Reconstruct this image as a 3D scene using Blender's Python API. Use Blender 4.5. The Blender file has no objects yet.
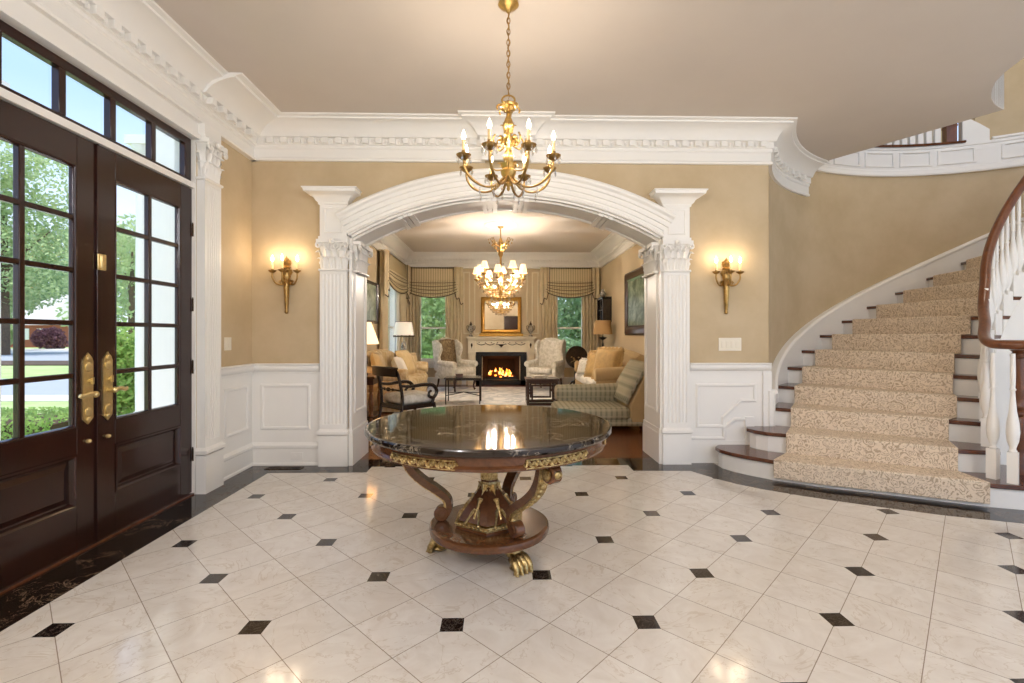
import bpy, bmesh, math, random
from math import sin, cos, pi, sqrt, atan2, radians as R
from mathutils import Vector, Matrix, noise
random.seed(11)
S = bpy.context.scene
COL = S.collection

# ------------------------------------------------------------------ materials
def lin(c):
    if isinstance(c, str):
        c = [int(c[i:i+2], 16)/255 for i in (0, 2, 4)]
    return tuple((x/12.92 if x <= .04045 else ((x+.055)/1.055)**2.4) for x in c) + (1,)
class NT:
    def __init__(s, name):
        s.m = bpy.data.materials.new(name); s.m.use_nodes = True
        s.t = s.m.node_tree; s.n = s.t.nodes; s.b = s.n['Principled BSDF']; s.out = s.n['Material Output']
    def add(s, typ, **kw):
        nd = s.n.new(typ)
        for k, v in kw.items():
            if k.startswith('i_'):
                key = k[2:]; key = int(key) if key.isdigit() else key.replace('_', ' ')
                if hasattr(v, 'is_output'): s.t.links.new(v, nd.inputs[key])
                else: nd.inputs[key].default_value = v
            else: setattr(nd, k, v)
        return nd
    def math(s, op, a, b=0, c=None):
        nd = s.n.new('ShaderNodeMath'); nd.operation = op
        for i, v in enumerate((a, b) if c is None else (a, b, c)):
            if hasattr(v, 'is_output'): s.t.links.new(v, nd.inputs[i])
            else: nd.inputs[i].default_value = v
        return nd.outputs[0]
    def mix(s, f, a, b, mode='MIX'):
        nd = s.n.new('ShaderNodeMix'); nd.data_type = 'RGBA'; nd.blend_type = mode
        for i, v in ((0, f), (6, a), (7, b)):
            if hasattr(v, 'is_output'): s.t.links.new(v, nd.inputs[i])
            else: nd.inputs[i].default_value = v
        return nd.outputs[2]
    def ramp(s, f, stops):
        nd = s.n.new('ShaderNodeValToRGB'); s.t.links.new(f, nd.inputs[0])
        e = nd.color_ramp.elements
        while len(e) < len(stops): e.new(.5)
        for el, (p, c) in zip(e, stops): el.position = p; el.color = c if not isinstance(c, str) else lin(c)
        return nd.outputs[0]
    def link(s, a, b): s.t.links.new(a, b)
    def coord(s, kind='Object', scale=(1, 1, 1), rot=(0, 0, 0), loc=(0, 0, 0)):
        tc = s.n.new('ShaderNodeTexCoord'); mp = s.n.new('ShaderNodeMapping')
        mp.inputs['Scale'].default_value = scale; mp.inputs['Rotation'].default_value = rot; mp.inputs['Location'].default_value = loc
        s.link(tc.outputs[kind], mp.inputs[0]); return mp.outputs[0]
    def noise(s, vec, scale, detail=3, rough=.5, dist=0):
        nd = s.add('ShaderNodeTexNoise', i_Scale=scale, i_Detail=detail, i_Roughness=rough, i_Distortion=dist)
        if vec is not None: s.link(vec, nd.inputs['Vector'])
        return nd.outputs['Fac']
    def bump(s, h, strength=.3, dist=.01):
        nd = s.add('ShaderNodeBump', i_Strength=strength, i_Distance=dist); s.link(h, nd.inputs['Height'])
        s.link(nd.outputs[0], s.b.inputs['Normal'])
def P(name, col, rough=.5, metal=0, spec=.5, var=0, vscale=8, bump=0, bscale=60, coat=0, vcol=None, sheen=0):
    k = NT(name); b = k.b
    b.inputs['Base Color'].default_value = lin(col); b.inputs['Roughness'].default_value = rough
    b.inputs['Metallic'].default_value = metal; b.inputs['Specular IOR Level'].default_value = spec
    b.inputs['Coat Weight'].default_value = coat; b.inputs['Coat Roughness'].default_value = .08
    b.inputs['Sheen Weight'].default_value = sheen
    if var:
        c2 = lin(vcol) if vcol else tuple(x*(1-var) for x in lin(col)[:3]) + (1,)
        f = k.noise(k.coord(), vscale, 4, .6)
        k.link(k.mix(k.ramp(f, [(.35, (0, 0, 0, 1)), (.65, (1, 1, 1, 1))]), lin(col), c2), b.inputs['Base Color'])
    if bump: k.bump(k.noise(k.coord(), bscale, 3), bump, .004)
    return k.m
def EM(name, col, strength):
    k = NT(name); k.b.inputs['Base Color'].default_value = (0, 0, 0, 1)
    k.b.inputs['Emission Color'].default_value = lin(col); k.b.inputs['Emission Strength'].default_value = strength
    return k.m
M = {}
M['white'] = P('white_paint', 'f3f0ea', .38, var=.02, vscale=3)
M['cream'] = P('cream_ceiling_paint', 'd9cfc4', .85, spec=.2, var=.03, vscale=1.5)
M['tan'] = P('tan_glazed_wall', 'cdb998', .6, spec=.3, var=.14, vscale=2.2, vcol='c2ad8a', bump=.05, bscale=200)
M['tan_living'] = P('pale_tan_wall', 'd6c2a0', .7, spec=.3, var=.04, vscale=2)
M['brass'] = P('polished_brass', 'd4b06a', .3, 1, var=.2, vscale=60, bump=.15, bscale=140)
M['hardware'] = P('door_brass', 'ead39a', .38, 1, var=.15, vscale=60, bump=.2, bscale=150)
M['antique'] = P('antique_brass', 'b8955c', .32, 1, var=.3, vscale=40, bump=.2, bscale=120)
M['gilt'] = P('gilt_bronze', 'd6c08c', .34, 1, var=.55, vscale=70, vcol='8a7040', bump=.5, bscale=90)
M['bronze'] = P('dark_bronze', '4c3a28', .35, .9, var=.3, vscale=30)
M['gold_frame'] = P('gold_leaf', 'b8893f', .32, .85, var=.3, vscale=30)
M['black_iron'] = P('black_iron', '2a2522', .45, .3)
M['black_lacquer'] = P('black_lacquer', '1d1614', .2, coat=.4, var=.3, vscale=30, vcol='33261c')
M['candle'] = P('cream_candle_sleeve', 'e6cc98', .5)
M['bulb'] = EM('lit_bulb', 'ffe8c4', 7)
M['porcelain'] = P('porcelain', 'cfc6b6', .2, var=.6, vscale=25, vcol='50483e')
M['plate'] = P('ivory_plastic', 'efe6d2', .35)
def glass(name, tint=(1, 1, 1, 1), refl=1.0, base=.02):
    k = NT(name)
    tr = k.add('ShaderNodeBsdfTransparent', i_Color=tint); gl = k.add('ShaderNodeBsdfGlossy', i_Roughness=.01)
    fr = k.add('ShaderNodeLayerWeight', i_Blend=.5)   # Schlick reflectance, the same from both faces
    mx = k.add('ShaderNodeMixShader'); k.link(k.math('MULTIPLY', k.math('ADD', k.math('MULTIPLY', k.math('POWER', fr.outputs['Facing'], 5), .9), base), refl), mx.inputs[0])
    k.link(tr.outputs[0], mx.inputs[1]); k.link(gl.outputs[0], mx.inputs[2]); k.link(mx.outputs[0], k.out.inputs[0])
    return k.m
M['glass'] = glass('window_glass')
M['crystal'] = glass('cut_crystal', (.90, .88, .84, 1), 1.0, .28)
def wood(name, c1, c2, rough=.25, scale=(14, 14, 1.2), coat=.3):
    k = NT(name); v = k.coord('Object', scale)
    f = k.noise(v, 3, 5, .6, 1.2)
    k.link(k.ramp(f, [(.3, c1), (.7, c2)]), k.b.inputs['Base Color'])
    k.b.inputs['Roughness'].default_value = rough; k.b.inputs['Coat Weight'].default_value = coat; k.b.inputs['Coat Roughness'].default_value = .1
    return k.m
M['door_wood'] = wood('dark_mahogany_door', '1e0d0a', '371912', .2, coat=.15)
M['tread_wood'] = wood('dark_walnut_tread', '4a2616', '6a3a22', .22, (3, 3, 3))
M['rail_wood'] = wood('walnut_handrail', '5a2f16', '7c4724', .28, (6, 6, 3))
M['mahogany'] = wood('red_mahogany', '50301c', '704628', .22, (4, 4, 10))
M['brown_wood'] = wood('brown_turned_wood', '6e4420', '9a6a38', .3, (6, 6, 3))
M['dark_wood'] = wood('dark_stained_wood', '2a1710', '46281a', .3, (6, 6, 3))
def marble_floor():
    k = NT('cream_marble_tiles'); X0, Y0, PT, W = .215, -.0247, .305, .0018
    tc = k.n.new('ShaderNodeTexCoord'); sp = k.n.new('ShaderNodeSeparateXYZ'); k.link(tc.outputs['Object'], sp.inputs[0])
    x = k.math('SUBTRACT', sp.outputs[0], X0); y = k.math('SUBTRACT', sp.outputs[1], Y0)
    u = k.math('MULTIPLY', k.math('ADD', x, y), .70710678); v = k.math('MULTIPLY', k.math('SUBTRACT', x, y), .70710678)
    def dist(a, p):   # distance to nearest multiple of p
        q = k.math('DIVIDE', a, p); return k.math('MULTIPLY', k.math('ABSOLUTE', k.math('SUBTRACT', q, k.math('ROUND', q))), p)
    line = k.math('LESS_THAN', k.math('MINIMUM', dist(u, PT), dist(v, PT)), W)
    # corner dots every second joint, squares parallel to the walls
    du = k.math('MULTIPLY', k.math('SUBTRACT', k.math('DIVIDE', u, 2*PT), k.math('ROUND', k.math('DIVIDE', u, 2*PT))), 2*PT)
    dv = k.math('MULTIPLY', k.math('SUBTRACT', k.math('DIVIDE', v, 2*PT), k.math('ROUND', k.math('DIVIDE', v, 2*PT))), 2*PT)
    d1 = k.math('ADD', k.math('ABSOLUTE', du), k.math('ABSOLUTE', dv))
    dot = k.math('LESS_THAN', d1, .0707)
    cb = k.n.new('ShaderNodeCombineXYZ')
    k.link(k.math('FLOOR', k.math('DIVIDE', u, PT)), cb.inputs[0]); k.link(k.math('FLOOR', k.math('DIVIDE', v, PT)), cb.inputs[1])
    wn = k.add('ShaderNodeTexWhiteNoise', noise_dimensions='3D'); k.link(cb.outputs[0], wn.inputs['Vector'])
    vo = k.n.new('ShaderNodeVectorMath'); vo.operation = 'MULTIPLY_ADD'
    k.link(wn.outputs['Color'], vo.inputs[0]); vo.inputs[1].default_value = (7, 7, 7); k.link(tc.outputs['Object'], vo.inputs[2])
    f = k.noise(vo.outputs[0], 5, 6, .65, 1.4)
    c = k.ramp(f, [(.25, 'd5cdc2'), (.5, 'dfd9d0'), (.75, 'e8e4dc')])
    c = k.mix(k.math('MULTIPLY', wn.outputs['Value'], .22), c, lin('c9beae'))
    g = k.noise(vo.outputs[0], 2.2, 4, .6, 2.5)
    vein = k.math('MULTIPLY', k.math('LESS_THAN', k.math('ABSOLUTE', k.math('SUBTRACT', g, .5)), .007), .35)
    c = k.mix(vein, c, lin('b9a78f'))
    c = k.mix(k.math('MULTIPLY', line, .8), c, lin('7d6a56'))
    dn = k.noise(tc.outputs['Object'], 14, 5, .65, 2.5)
    dv2 = k.math('LESS_THAN', k.math('ABSOLUTE', k.math('SUBTRACT', dn, .5)), .012)
    c = k.mix(dot, c, k.mix(k.math('MULTIPLY', dv2, .35), lin('1e1512'), lin('9b8d80')))
    k.link(c, k.b.inputs['Base Color']); k.b.inputs['Roughness'].default_value = .11; k.b.inputs['Specular IOR Level'].default_value = .55
    return k.m
M['floor'] = marble_floor()
def dark_marble(name, base, vein, amt=.5, gold=None):
    k = NT(name); v = k.coord()
    f = k.noise(v, 2.6, 7, .65, 2.2); g = k.noise(v, 5.5, 5, .6, 1.5)
    a = k.math('LESS_THAN', k.math('ABSOLUTE', k.math('SUBTRACT', f, .5)), .006)
    b = k.math('LESS_THAN', k.math('ABSOLUTE', k.math('SUBTRACT', g, .47)), .005)
    msk = k.math('MULTIPLY', k.math('MAXIMUM', a, b), k.math('GREATER_THAN', k.noise(v, 3.1, 2), .5))
    c = k.mix(k.math('MULTIPLY', msk, amt), k.mix(k.noise(v, 9, 4), lin(base), lin('2a1e17')), lin(vein))
    k.link(c, k.b.inputs['Base Color']); k.b.inputs['Roughness'].default_value = .06; k.b.inputs['Specular IOR Level'].default_value = .6
    return k.m
M['border'] = dark_marble('black_brown_marble', '120c0a', 'a58b74')
M['table_marble'] = dark_marble('dark_emperador_marble', '17100c', 'c9bda6', .6)
def hardwood():
    k = NT('hardwood_planks'); v = k.coord('Object', (1, 1, 1), (0, 0, 0))
    br = k.add('ShaderNodeTexBrick', i_Scale=1, i_Mortar_Size=.002, i_Brick_Width=1.3, i_Row_Height=.09)
    br.inputs['Color1'].default_value = lin('8a4b22'); br.inputs['Color2'].default_value = lin('6b3716'); br.inputs['Mortar'].default_value = lin('2c1408')
    k.link(v, br.inputs['Vector'])
    k.link(k.mix(k.math('MULTIPLY', k.noise(k.coord('Object', (2, 30, 1)), 4, 4), .5), br.outputs['Color'], lin('4a250f')), k.b.inputs['Base Color'])
    k.b.inputs['Roughness'].default_value = .25; return k.m
M['hardwood'] = hardwood()
def carpet():
    k = NT('patterned_stair_carpet'); v = k.coord()
    vo = k.add('ShaderNodeTexVoronoi', i_Scale=20, feature='SMOOTH_F1'); k.link(v, vo.inputs['Vector'])
    n1 = k.noise(v, 42, 3, .6, 1.2); n2 = k.noise(v, 180, 2)
    w = k.math('SINE', k.math('ADD', k.math('MULTIPLY', vo.outputs['Distance'], 34), k.math('MULTIPLY', n1, 9)))
    f = k.math('MULTIPLY', k.math('GREATER_THAN', w, .1), k.math('GREATER_THAN', n1, .44))
    c = k.mix(k.math('MULTIPLY', f, .72), lin('ecdcc6'), lin('987f62'))
    c = k.mix(k.math('MULTIPLY', n2, .35), c, lin('cbb498'))
    k.link(c, k.b.inputs['Base Color']); k.b.inputs['Roughness'].default_value = 1; k.b.inputs['Specular IOR Level'].default_value = .05
    k.bump(n2, .5, .006); return k.m
M['carpet'] = carpet()
def rugmat():
    k = NT('pale_floral_rug'); v = k.coord(); n = k.noise(v, 2.4, 4, .6, 2); n2 = k.noise(v, 5, 3, .6, 1)
    c = k.mix(k.ramp(n, [(.42, (0, 0, 0, 1)), (.6, (1, 1, 1, 1))]), lin('efece6'), lin('c6c7c6'))
    c = k.mix(k.math('MULTIPLY', k.math('GREATER_THAN', n2, .66), .5), c, lin('b5776a'))
    k.link(c, k.b.inputs['Base Color']); k.b.inputs['Roughness'].default_value = 1; return k.m
M['rug'] = rugmat()
def stripes(name, ca, cb, axis=0, scale=60, ca2=None):
    k = NT(name); tc = k.n.new('ShaderNodeTexCoord'); sp = k.n.new('ShaderNodeSeparateXYZ'); k.link(tc.outputs['Object'], sp.inputs[0])
    f = k.math('GREATER_THAN', k.math('SINE', k.math('MULTIPLY', sp.outputs[axis], scale)), .35)
    c = k.mix(k.math('MULTIPLY', f, .8), lin(ca), lin(cb))
    if ca2:
        g = k.math('GREATER_THAN', k.math('SINE', k.math('MULTIPLY', sp.outputs[1 if axis != 1 else 0], scale*.8)), .5)
        h = k.math('GREATER_THAN', k.math('SINE', k.math('MULTIPLY', sp.outputs[2], scale*.8)), .5)
        c = k.mix(k.math('MULTIPLY', k.math('MAXIMUM', g, h), .45), c, lin(ca2))
    k.link(c, k.b.inputs['Base Color']); k.b.inputs['Roughness'].default_value = .85; k.b.inputs['Specular IOR Level'].default_value = .2
    return k.m
M['drape'] = P('tan_silk_drape', 'dac8a4', .6, spec=.3, var=.12, vscale=6, sheen=.2)
M['valance'] = stripes('striped_valance', 'd8c7a4', 'b09e7a', 0, 105)
M['valance_side'] = stripes('striped_valance_side', 'd8c7a4', 'b09e7a', 1, 105)
M['trim_dark'] = P('dark_tassel_trim', '5e4e3a', .8)
M['sheer'] = P('white_sheer', 'f2ede2', .9)
M['plaid'] = stripes('green_tan_plaid', 'b3ac92', '8b8a74', 0, 90, 'd0c6aa')
M['camel'] = P('camel_fabric', 'c6aa7c', .85, var=.08, bump=.1, bscale=200)
M['sofa_tan'] = P('tan_damask', 'd6c4a0', .85, var=.2, vscale=14, vcol='b89a6a')
M['gold_pillow'] = P('gold_silk', 'd8bd88', .6, var=.15, vscale=10, sheen=.2)
M['gold_ruffle'] = P('dark_gold_silk', 'cda866', .6, var=.2, vscale=10, sheen=.2)
M['cream_fabric'] = P('cream_floral_fabric', 'ece6da', .9, var=.3, vscale=16, vcol='c9c2b0')
M['white_fabric'] = P('white_linen', 'ece5d8', .9, var=.06)
M['tapestry'] = P('tapestry_panel', 'a08a66', .9, var=.4, vscale=22, vcol='6e5a40')
M['stone'] = P('cream_mantel_paint', 'e8dcc0', .5, var=.06)
M['slate'] = P('black_slate', '100e0d', .25)
M['firebox'] = P('sooty_firebrick', '1b1512', .9, var=.4, vscale=20)
M['log'] = P('charred_log', '2a160c', .9, var=.5, vscale=30, vcol='5a2c12')
def fire():
    k = NT('flames'); f = k.noise(k.coord(), 14, 4)
    k.link(k.ramp(f, [(.3, 'ff3a08'), (.5, 'ff8a20'), (.68, 'ffd890')]), k.b.inputs['Emission Color'])
    k.b.inputs['Base Color'].default_value = (0, 0, 0, 1); k.b.inputs['Emission Strength'].default_value = 3; return k.m
M['fire'] = fire()
M['mirror'] = P('mirror_glass', 'd8d0c4', .02, 1)
def shade(name, col, e):
    k = NT(name); k.b.inputs['Base Color'].default_value = lin(col); k.b.inputs['Roughness'].default_value = .9
    k.b.inputs['Emission Color'].default_value = lin(col); k.b.inputs['Emission Strength'].default_value = e; return k.m
M['shade'] = shade('lit_cream_shade', 'ffe4b4', .8)
M['shade_white'] = shade('lit_white_shade', 'f4ecdc', .2)
M['shade_tan'] = P('tan_lampshade', 'c3a070', .85)
def canvas(name, stops, scale):
    k = NT(name); k.link(k.ramp(k.noise(k.coord(), scale, 5, .65, .6), stops), k.b.inputs['Base Color']); k.b.inputs['Roughness'].default_value = .35; return k.m
M['painting'] = canvas('landscape_canvas', [(.3, '2c3a2a'), (.5, '6b7f66'), (.7, 'b9c2ac')], 4)
M['print'] = canvas('landscape_print', [(.3, '53604e'), (.5, '93a08c'), (.7, 'd2d6c8')], 5)
def leafm(name, a, b, c):
    k = NT(name); v = k.coord(); k.link(k.ramp(k.noise(v, 1.6, 5, .7), [(.3, a), (.5, b), (.72, c)]), k.b.inputs['Base Color'])
    k.b.inputs['Roughness'].default_value = .7
    tl = k.add('ShaderNodeBsdfTranslucent', i_Color=lin(c)); mx = k.add('ShaderNodeMixShader', i_0=.35)
    k.link(k.b.outputs[0], mx.inputs[1]); k.link(tl.outputs[0], mx.inputs[2]); k.link(mx.outputs[0], k.out.inputs[0])
    return k.m
M['leaf'] = leafm('tree_leaves', '74904e', 'a3ba7c', 'cbd9aa')
M['leaf_dark'] = leafm('dark_leaves', '557250', '84a070', 'b2c8a0')
M['leaf_bright'] = leafm('bright_leaves', '5f8a3a', '8fb458', 'bdd485')
M['leaf_purple'] = leafm('plum_leaves', '4a2c34', '6c4650', '8c6670')
M['grass'] = P('lawn_grass', '9db46c', .95, var=.2, vscale=1.2, vcol='b2c684', bump=.4, bscale=40)
M['asphalt'] = P('grey_asphalt', 'a3a8b0', .95, var=.06)
M['concrete'] = P('pale_concrete', 'd8d2c6', .9, var=.08)
M['mulch'] = P('dark_mulch', '5c4a3c', 1, var=.3)
M['bark'] = P('grey_bark', '6b5a4a', .95, var=.3)
M['brick'] = P('red_brick', 'a5604c', .9, var=.15)
M['roof'] = P('pale_roof', 'd9d3cc', .9)

# ------------------------------------------------------------------ mesh builder
class MB:
    def __init__(s): s.v = []; s.f = []
    def add(s, vs, fs):
        o = len(s.v); s.v += [tuple(p) for p in vs]; s.f += [tuple(i+o for i in f) for f in fs]; return s
    def merge(s, b, mat=None):
        return s.add([mat @ Vector(p) for p in b.v] if mat else b.v, b.f)
    def xf(s, mat): s.v = [tuple(mat @ Vector(p)) for p in s.v]; return s
    def fn(s, f): s.v = [tuple(f(Vector(p))) for p in s.v]; return s
    def box(s, x0, y0, z0, x1, y1, z1):
        return s.add([(x0,y0,z0),(x1,y0,z0),(x1,y1,z0),(x0,y1,z0),(x0,y0,z1),(x1,y0,z1),(x1,y1,z1),(x0,y1,z1)],
                     [(0,3,2,1),(4,5,6,7),(0,1,5,4),(1,2,6,5),(2,3,7,6),(3,0,4,7)])
    def rbox(s, x0, y0, z0, x1, y1, z1, r, n=3):   # pillow-edged box
        m = MB().grid_sphere(2*n+2, 4*n+4); cx, cy, cz = (x0+x1)/2, (y0+y1)/2, (z0+z1)/2
        hx, hy, hz = abs(x1-x0)/2, abs(y1-y0)/2, abs(z1-z0)/2
        r = min(r, hx, hy, hz)
        sg = lambda a: 1 if a > 1e-6 else (-1 if a < -1e-6 else 0)
        vs = []
        for p in m.v:
            p = Vector(p)
            vs.append((cx+sg(p.x)*(hx-r)+p.x*r, cy+sg(p.y)*(hy-r)+p.y*r, cz+sg(p.z)*(hz-r)+p.z*r))
        return s.add(vs, m.f)
    def grid_sphere(s, nv, nu):
        nu = nu - nu % 4; nu = max(nu, 8)
        vs = [(0, 0, -1)]; fs = []
        angs = [-pi/2 + pi*(i+1)/(nv) for i in range(nv-1)]
        us = [2*pi*(j+.5)/nu for j in range(nu)]
        for a in angs:
            for u in us: vs.append((cos(a)*cos(u), cos(a)*sin(u), sin(a)))
        vs.append((0, 0, 1)); t = len(vs)-1
        for j in range(nu):
            fs.append((0, 1+(j+1) % nu, 1+j))
            for i in range(nv-2):
                a = 1+i*nu+j; b = 1+i*nu+(j+1) % nu; fs.append((a, b, b+nu, a+nu))
            a = 1+(nv-2)*nu+j; b = 1+(nv-2)*nu+(j+1) % nu; fs.append((a, b, t))
        return s.add(vs, fs)
    def ball(s, c, r, nv=6, nu=8):
        rr = (r, r, r) if not hasattr(r, '__len__') else r
        m = MB().grid_sphere(nv, nu)
        return s.add([(c[0]+p[0]*rr[0], c[1]+p[1]*rr[1], c[2]+p[2]*rr[2]) for p in m.v], m.f)
    def lathe(s, prof, c=(0, 0, 0), n=16, ang=0, tot=2*pi):
        full = abs(tot-2*pi) < 1e-6; k = n if full else n+1
        vs = []; fs = []
        for r, z in prof:
            for j in range(k):
                a = ang+tot*j/n; vs.append((c[0]+r*cos(a), c[1]+r*sin(a), c[2]+z))
        for i in range(len(prof)-1):
            for j in range(n):
                a = i*k+j; b = i*k+(j+1) % k; fs.append((a, b, b+k, a+k))
        if full:
            if prof[0][0] > 1e-5: fs.append(tuple(range(n))[::-1])
            if prof[-1][0] > 1e-5: fs.append(tuple((len(prof)-1)*k+j for j in range(n)))
        return s.add(vs, fs)
    def tube(s, path, r, n=8, closed=False, flat=None, cap=True):
        path = [Vector(p) for p in path]; m = len(path)
        rs = r if hasattr(r, '__len__') else [r]*m
        vs = []; fs = []; up = None
        for i, p in enumerate(path):
            a = path[(i-1) % m] if (closed or i > 0) else p; b = path[(i+1) % m] if (closed or i < m-1) else p
            t = (b-a).normalized()
            if up is None:
                up = Vector((0, 0, 1)) if abs(t.z) < .9 else Vector((1, 0, 0))
            side = t.cross(up)
            if side.length < 1e-6: side = t.cross(Vector((0, 1, 0)))
            side.normalize(); up2 = side.cross(t).normalized(); up = up2
            fx, fy = flat if flat else (1, 1)
            for j in range(n):
                q = 2*pi*(j+.5)/n; vs.append(p+side*cos(q)*rs[i]*fx+up2*sin(q)*rs[i]*fy)
        for i in range(m if closed else m-1):
            for j in range(n):
                a = i*n+j; b = i*n+(j+1) % n; c = ((i+1) % m)*n+(j+1) % n; d = ((i+1) % m)*n+j
                fs.append((a, b, c, d))
        if cap and not closed: fs += [tuple(range(n))[::-1], tuple((m-1)*n+j for j in range(n))]
        return s.add(vs, fs)
    def prism(s, poly, z0, z1):
        n = len(poly); vs = [(p[0], p[1], z0) for p in poly]+[(p[0], p[1], z1) for p in poly]
        return s.add(vs, [tuple(range(n))[::-1], tuple(range(n, 2*n))]+[(i, (i+1) % n, n+(i+1) % n, n+i) for i in range(n)])
    def sweep(s, path, prof, closed=False, mp=None, pclosed=True):
        # planar path (u,v); profile (d,w): d along the left normal, w out of plane
        m = len(path); vs = []; fs = []; n = len(prof)
        for i in range(m):
            p = Vector(path[i])
            a = Vector(path[(i-1) % m]) if (closed or i > 0) else None; b = Vector(path[(i+1) % m]) if (closed or i < m-1) else None
            d1 = (p-a).normalized() if a is not None else None; d2 = (b-p).normalized() if b is not None else None
            if d1 is None: d1 = d2
            if d2 is None: d2 = d1
            n1 = Vector((-d1.y, d1.x)); n2 = Vector((-d2.y, d2.x)); nn = n1+n2
            nn = nn/max(.3, (1+n1.dot(n2)))
            for d, w in prof: q = p+nn*d; vs.append((q.x, q.y, w))
        pn = n if pclosed else n-1
        for i in range(m if closed else m-1):
            for j in range(pn):
                a = i*n+j; b = i*n+(j+1) % n; c = ((i+1) % m)*n+(j+1) % n; e = ((i+1) % m)*n+j; fs.append((a, b, c, e))
        if not closed and pclosed: fs += [tuple(range(n))[::-1], tuple((m-1)*n+j for j in range(n))]
        if mp: vs = [mp(*p) for p in vs]
        return s.add(vs, fs)
    def quadgrid(s, rows, closed_u=False):   # rows of points
        n = len(rows[0]); vs = [p for r in rows for p in r]; fs = []
        for i in range(len(rows)-1):
            for j in range(n if closed_u else n-1):
                a = i*n+j; b = i*n+(j+1) % n; fs.append((a, b, b+n, a+n))
        return s.add(vs, fs)
def T(x=0, y=0, z=0, rz=0, rx=0, ry=0, sc=None):
    m = Matrix.Translation((x, y, z)) @ Matrix.Rotation(rz, 4, 'Z') @ Matrix.Rotation(ry, 4, 'Y') @ Matrix.Rotation(rx, 4, 'X')
    if sc: m = m @ Matrix.Diagonal((sc[0], sc[1], sc[2], 1))
    return m
def arc(cx, cy, r, a0, a1, n): return [(cx+r*cos(R(a0+(a1-a0)*i/n)), cy+r*sin(R(a0+(a1-a0)*i/n))) for i in range(n+1)]
def spline(pts, k=6):   # Catmull-Rom through points
    pts = [Vector(p) for p in pts]; out = []
    for i in range(len(pts)-1):
        p0 = pts[max(0, i-1)]; p1 = pts[i]; p2 = pts[i+1]; p3 = pts[min(len(pts)-1, i+2)]
        for j in range(k):
            t = j/k; out.append(.5*((2*p1)+(p2-p0)*t+(2*p0-5*p1+4*p2-p3)*t*t+(3*p1-p0-3*p2+p3)*t**3))
    out.append(pts[-1]); return out
def obj(name, mb, mat, parent=None, bevel=0, smooth=35, sub=0, recalc=True, thick=0):
    me = bpy.data.meshes.new(name); me.from_pydata(mb.v, [], mb.f); me.validate()
    if recalc:
        bm = bmesh.new(); bm.from_mesh(me); bmesh.ops.recalc_face_normals(bm, faces=bm.faces); bm.to_mesh(me); bm.free()
    me.materials.append(M[mat] if isinstance(mat, str) else mat)
    if smooth:
        me.polygons.foreach_set('use_smooth', [True]*len(me.polygons)); me.set_sharp_from_angle(angle=R(smooth))
    o = bpy.data.objects.new(name, me); COL.objects.link(o)
    if parent: o.parent = parent
    if thick: md = o.modifiers.new('solid', 'SOLIDIFY'); md.thickness = thick; md.offset = 0
    if bevel: md = o.modifiers.new('bevel', 'BEVEL'); md.width = bevel; md.segments = 2; md.limit_method = 'ANGLE'
    if sub: md = o.modifiers.new('sub', 'SUBSURF'); md.levels = sub; md.render_levels = sub
    return o
def tag(o, label=None, cat=None, group=None, kind=None):
    for k_, v_ in (('label', label), ('category', cat), ('group', group), ('kind', kind)):
        if v_: o[k_] = v_
    return o
def thing(name, label, cat, loc=(0, 0, 0), rz=0, group=None):
    o = bpy.data.objects.new(name, None); o.empty_display_size = .1; COL.objects.link(o); o.location = loc; o.rotation_euler = (0, 0, rz)
    return tag(o, label, cat, group)
def struct(name, mb, mat, label=None, cat=None, parent=None, **kw):
    o = obj(name, mb, mat, parent, **kw)
    if not parent: tag(o, label, cat, kind='structure')
    return o
def struct_empty(name, loc=(0, 0, 0), label=None, cat=None):
    o = bpy.data.objects.new(name, None); o.empty_display_size = .1; COL.objects.link(o); o.location = loc; return tag(o, label, cat, kind='structure')
def dup(o, parent=None):
    c = o.copy(); COL.objects.link(c)
    if parent: c.parent = parent
    for ch in list(o.children): dup(ch, c)
    return c
def light(name, loc, energy, col, r=.1, parent=None):
    l = bpy.data.lights.new(name, 'POINT'); l.energy = energy; l.color = lin(col)[:3]; l.shadow_soft_size = r
    o = bpy.data.objects.new(name, l); COL.objects.link(o); o.location = loc
    if parent: o.parent = parent
    return o

# ------------------------------------------------------------------ setting: shell of the foyer
CEIL = 3.36
def wall_with_hole(axis, fixed, thick, a0, a1, holes, z1=CEIL):
    b = MB()
    def bx(u0, u1, z0, zt):
        if u1-u0 < 1e-4 or zt-z0 < 1e-4: return
        if axis == 'x': b.box(u0, min(fixed, fixed+thick), z0, u1, max(fixed, fixed+thick), zt)
        else: b.box(min(fixed, fixed+thick), u0, z0, max(fixed, fixed+thick), u1, zt)
    u = a0
    for h0, h1, z0, zt in holes: bx(u, h0, 0, z1); bx(h0, h1, 0, z0); bx(h0, h1, zt, z1); u = h1
    bx(u, a1, 0, z1); return b
CX, CY, RW = 4.933, 3.61, 2.53          # centre and radius of the round stair wall
def cyl(a, r=RW): return (CX+r*cos(R(a)), CY+r*sin(R(a)))
struct('floor', MB().box(-2.52, -2.6, -.12, 7.7, 4.79, 0).box(-1.62, 4.79, -.12, 1.72, 4.97, 0), 'floor', 'polished cream marble tile floor with small black corner squares', 'floor', smooth=0)
bd = MB()
H0, H1 = -.02, .0012
bd.prism([(-2.50,-2.6),(-2.16,-2.6),(-2.16,4.505),(-2.44,4.505)], H0, H1)
bd.prism([(-2.50,-2.6),(-2.44,4.505),(-2.44,4.765),(-2.5,4.765)], H0, H1)
bd.prism([(-2.45,4.505),(-1.255,4.505),(-1.255,4.70),(-1.255,4.97),(-1.62,4.97),(-1.62,4.775),(-2.45,4.775)], H0, H1)
bd.prism([(-1.255,4.70),(1.245,4.70),(1.245,4.97),(-1.255,4.97)], H0, H1)
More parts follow.
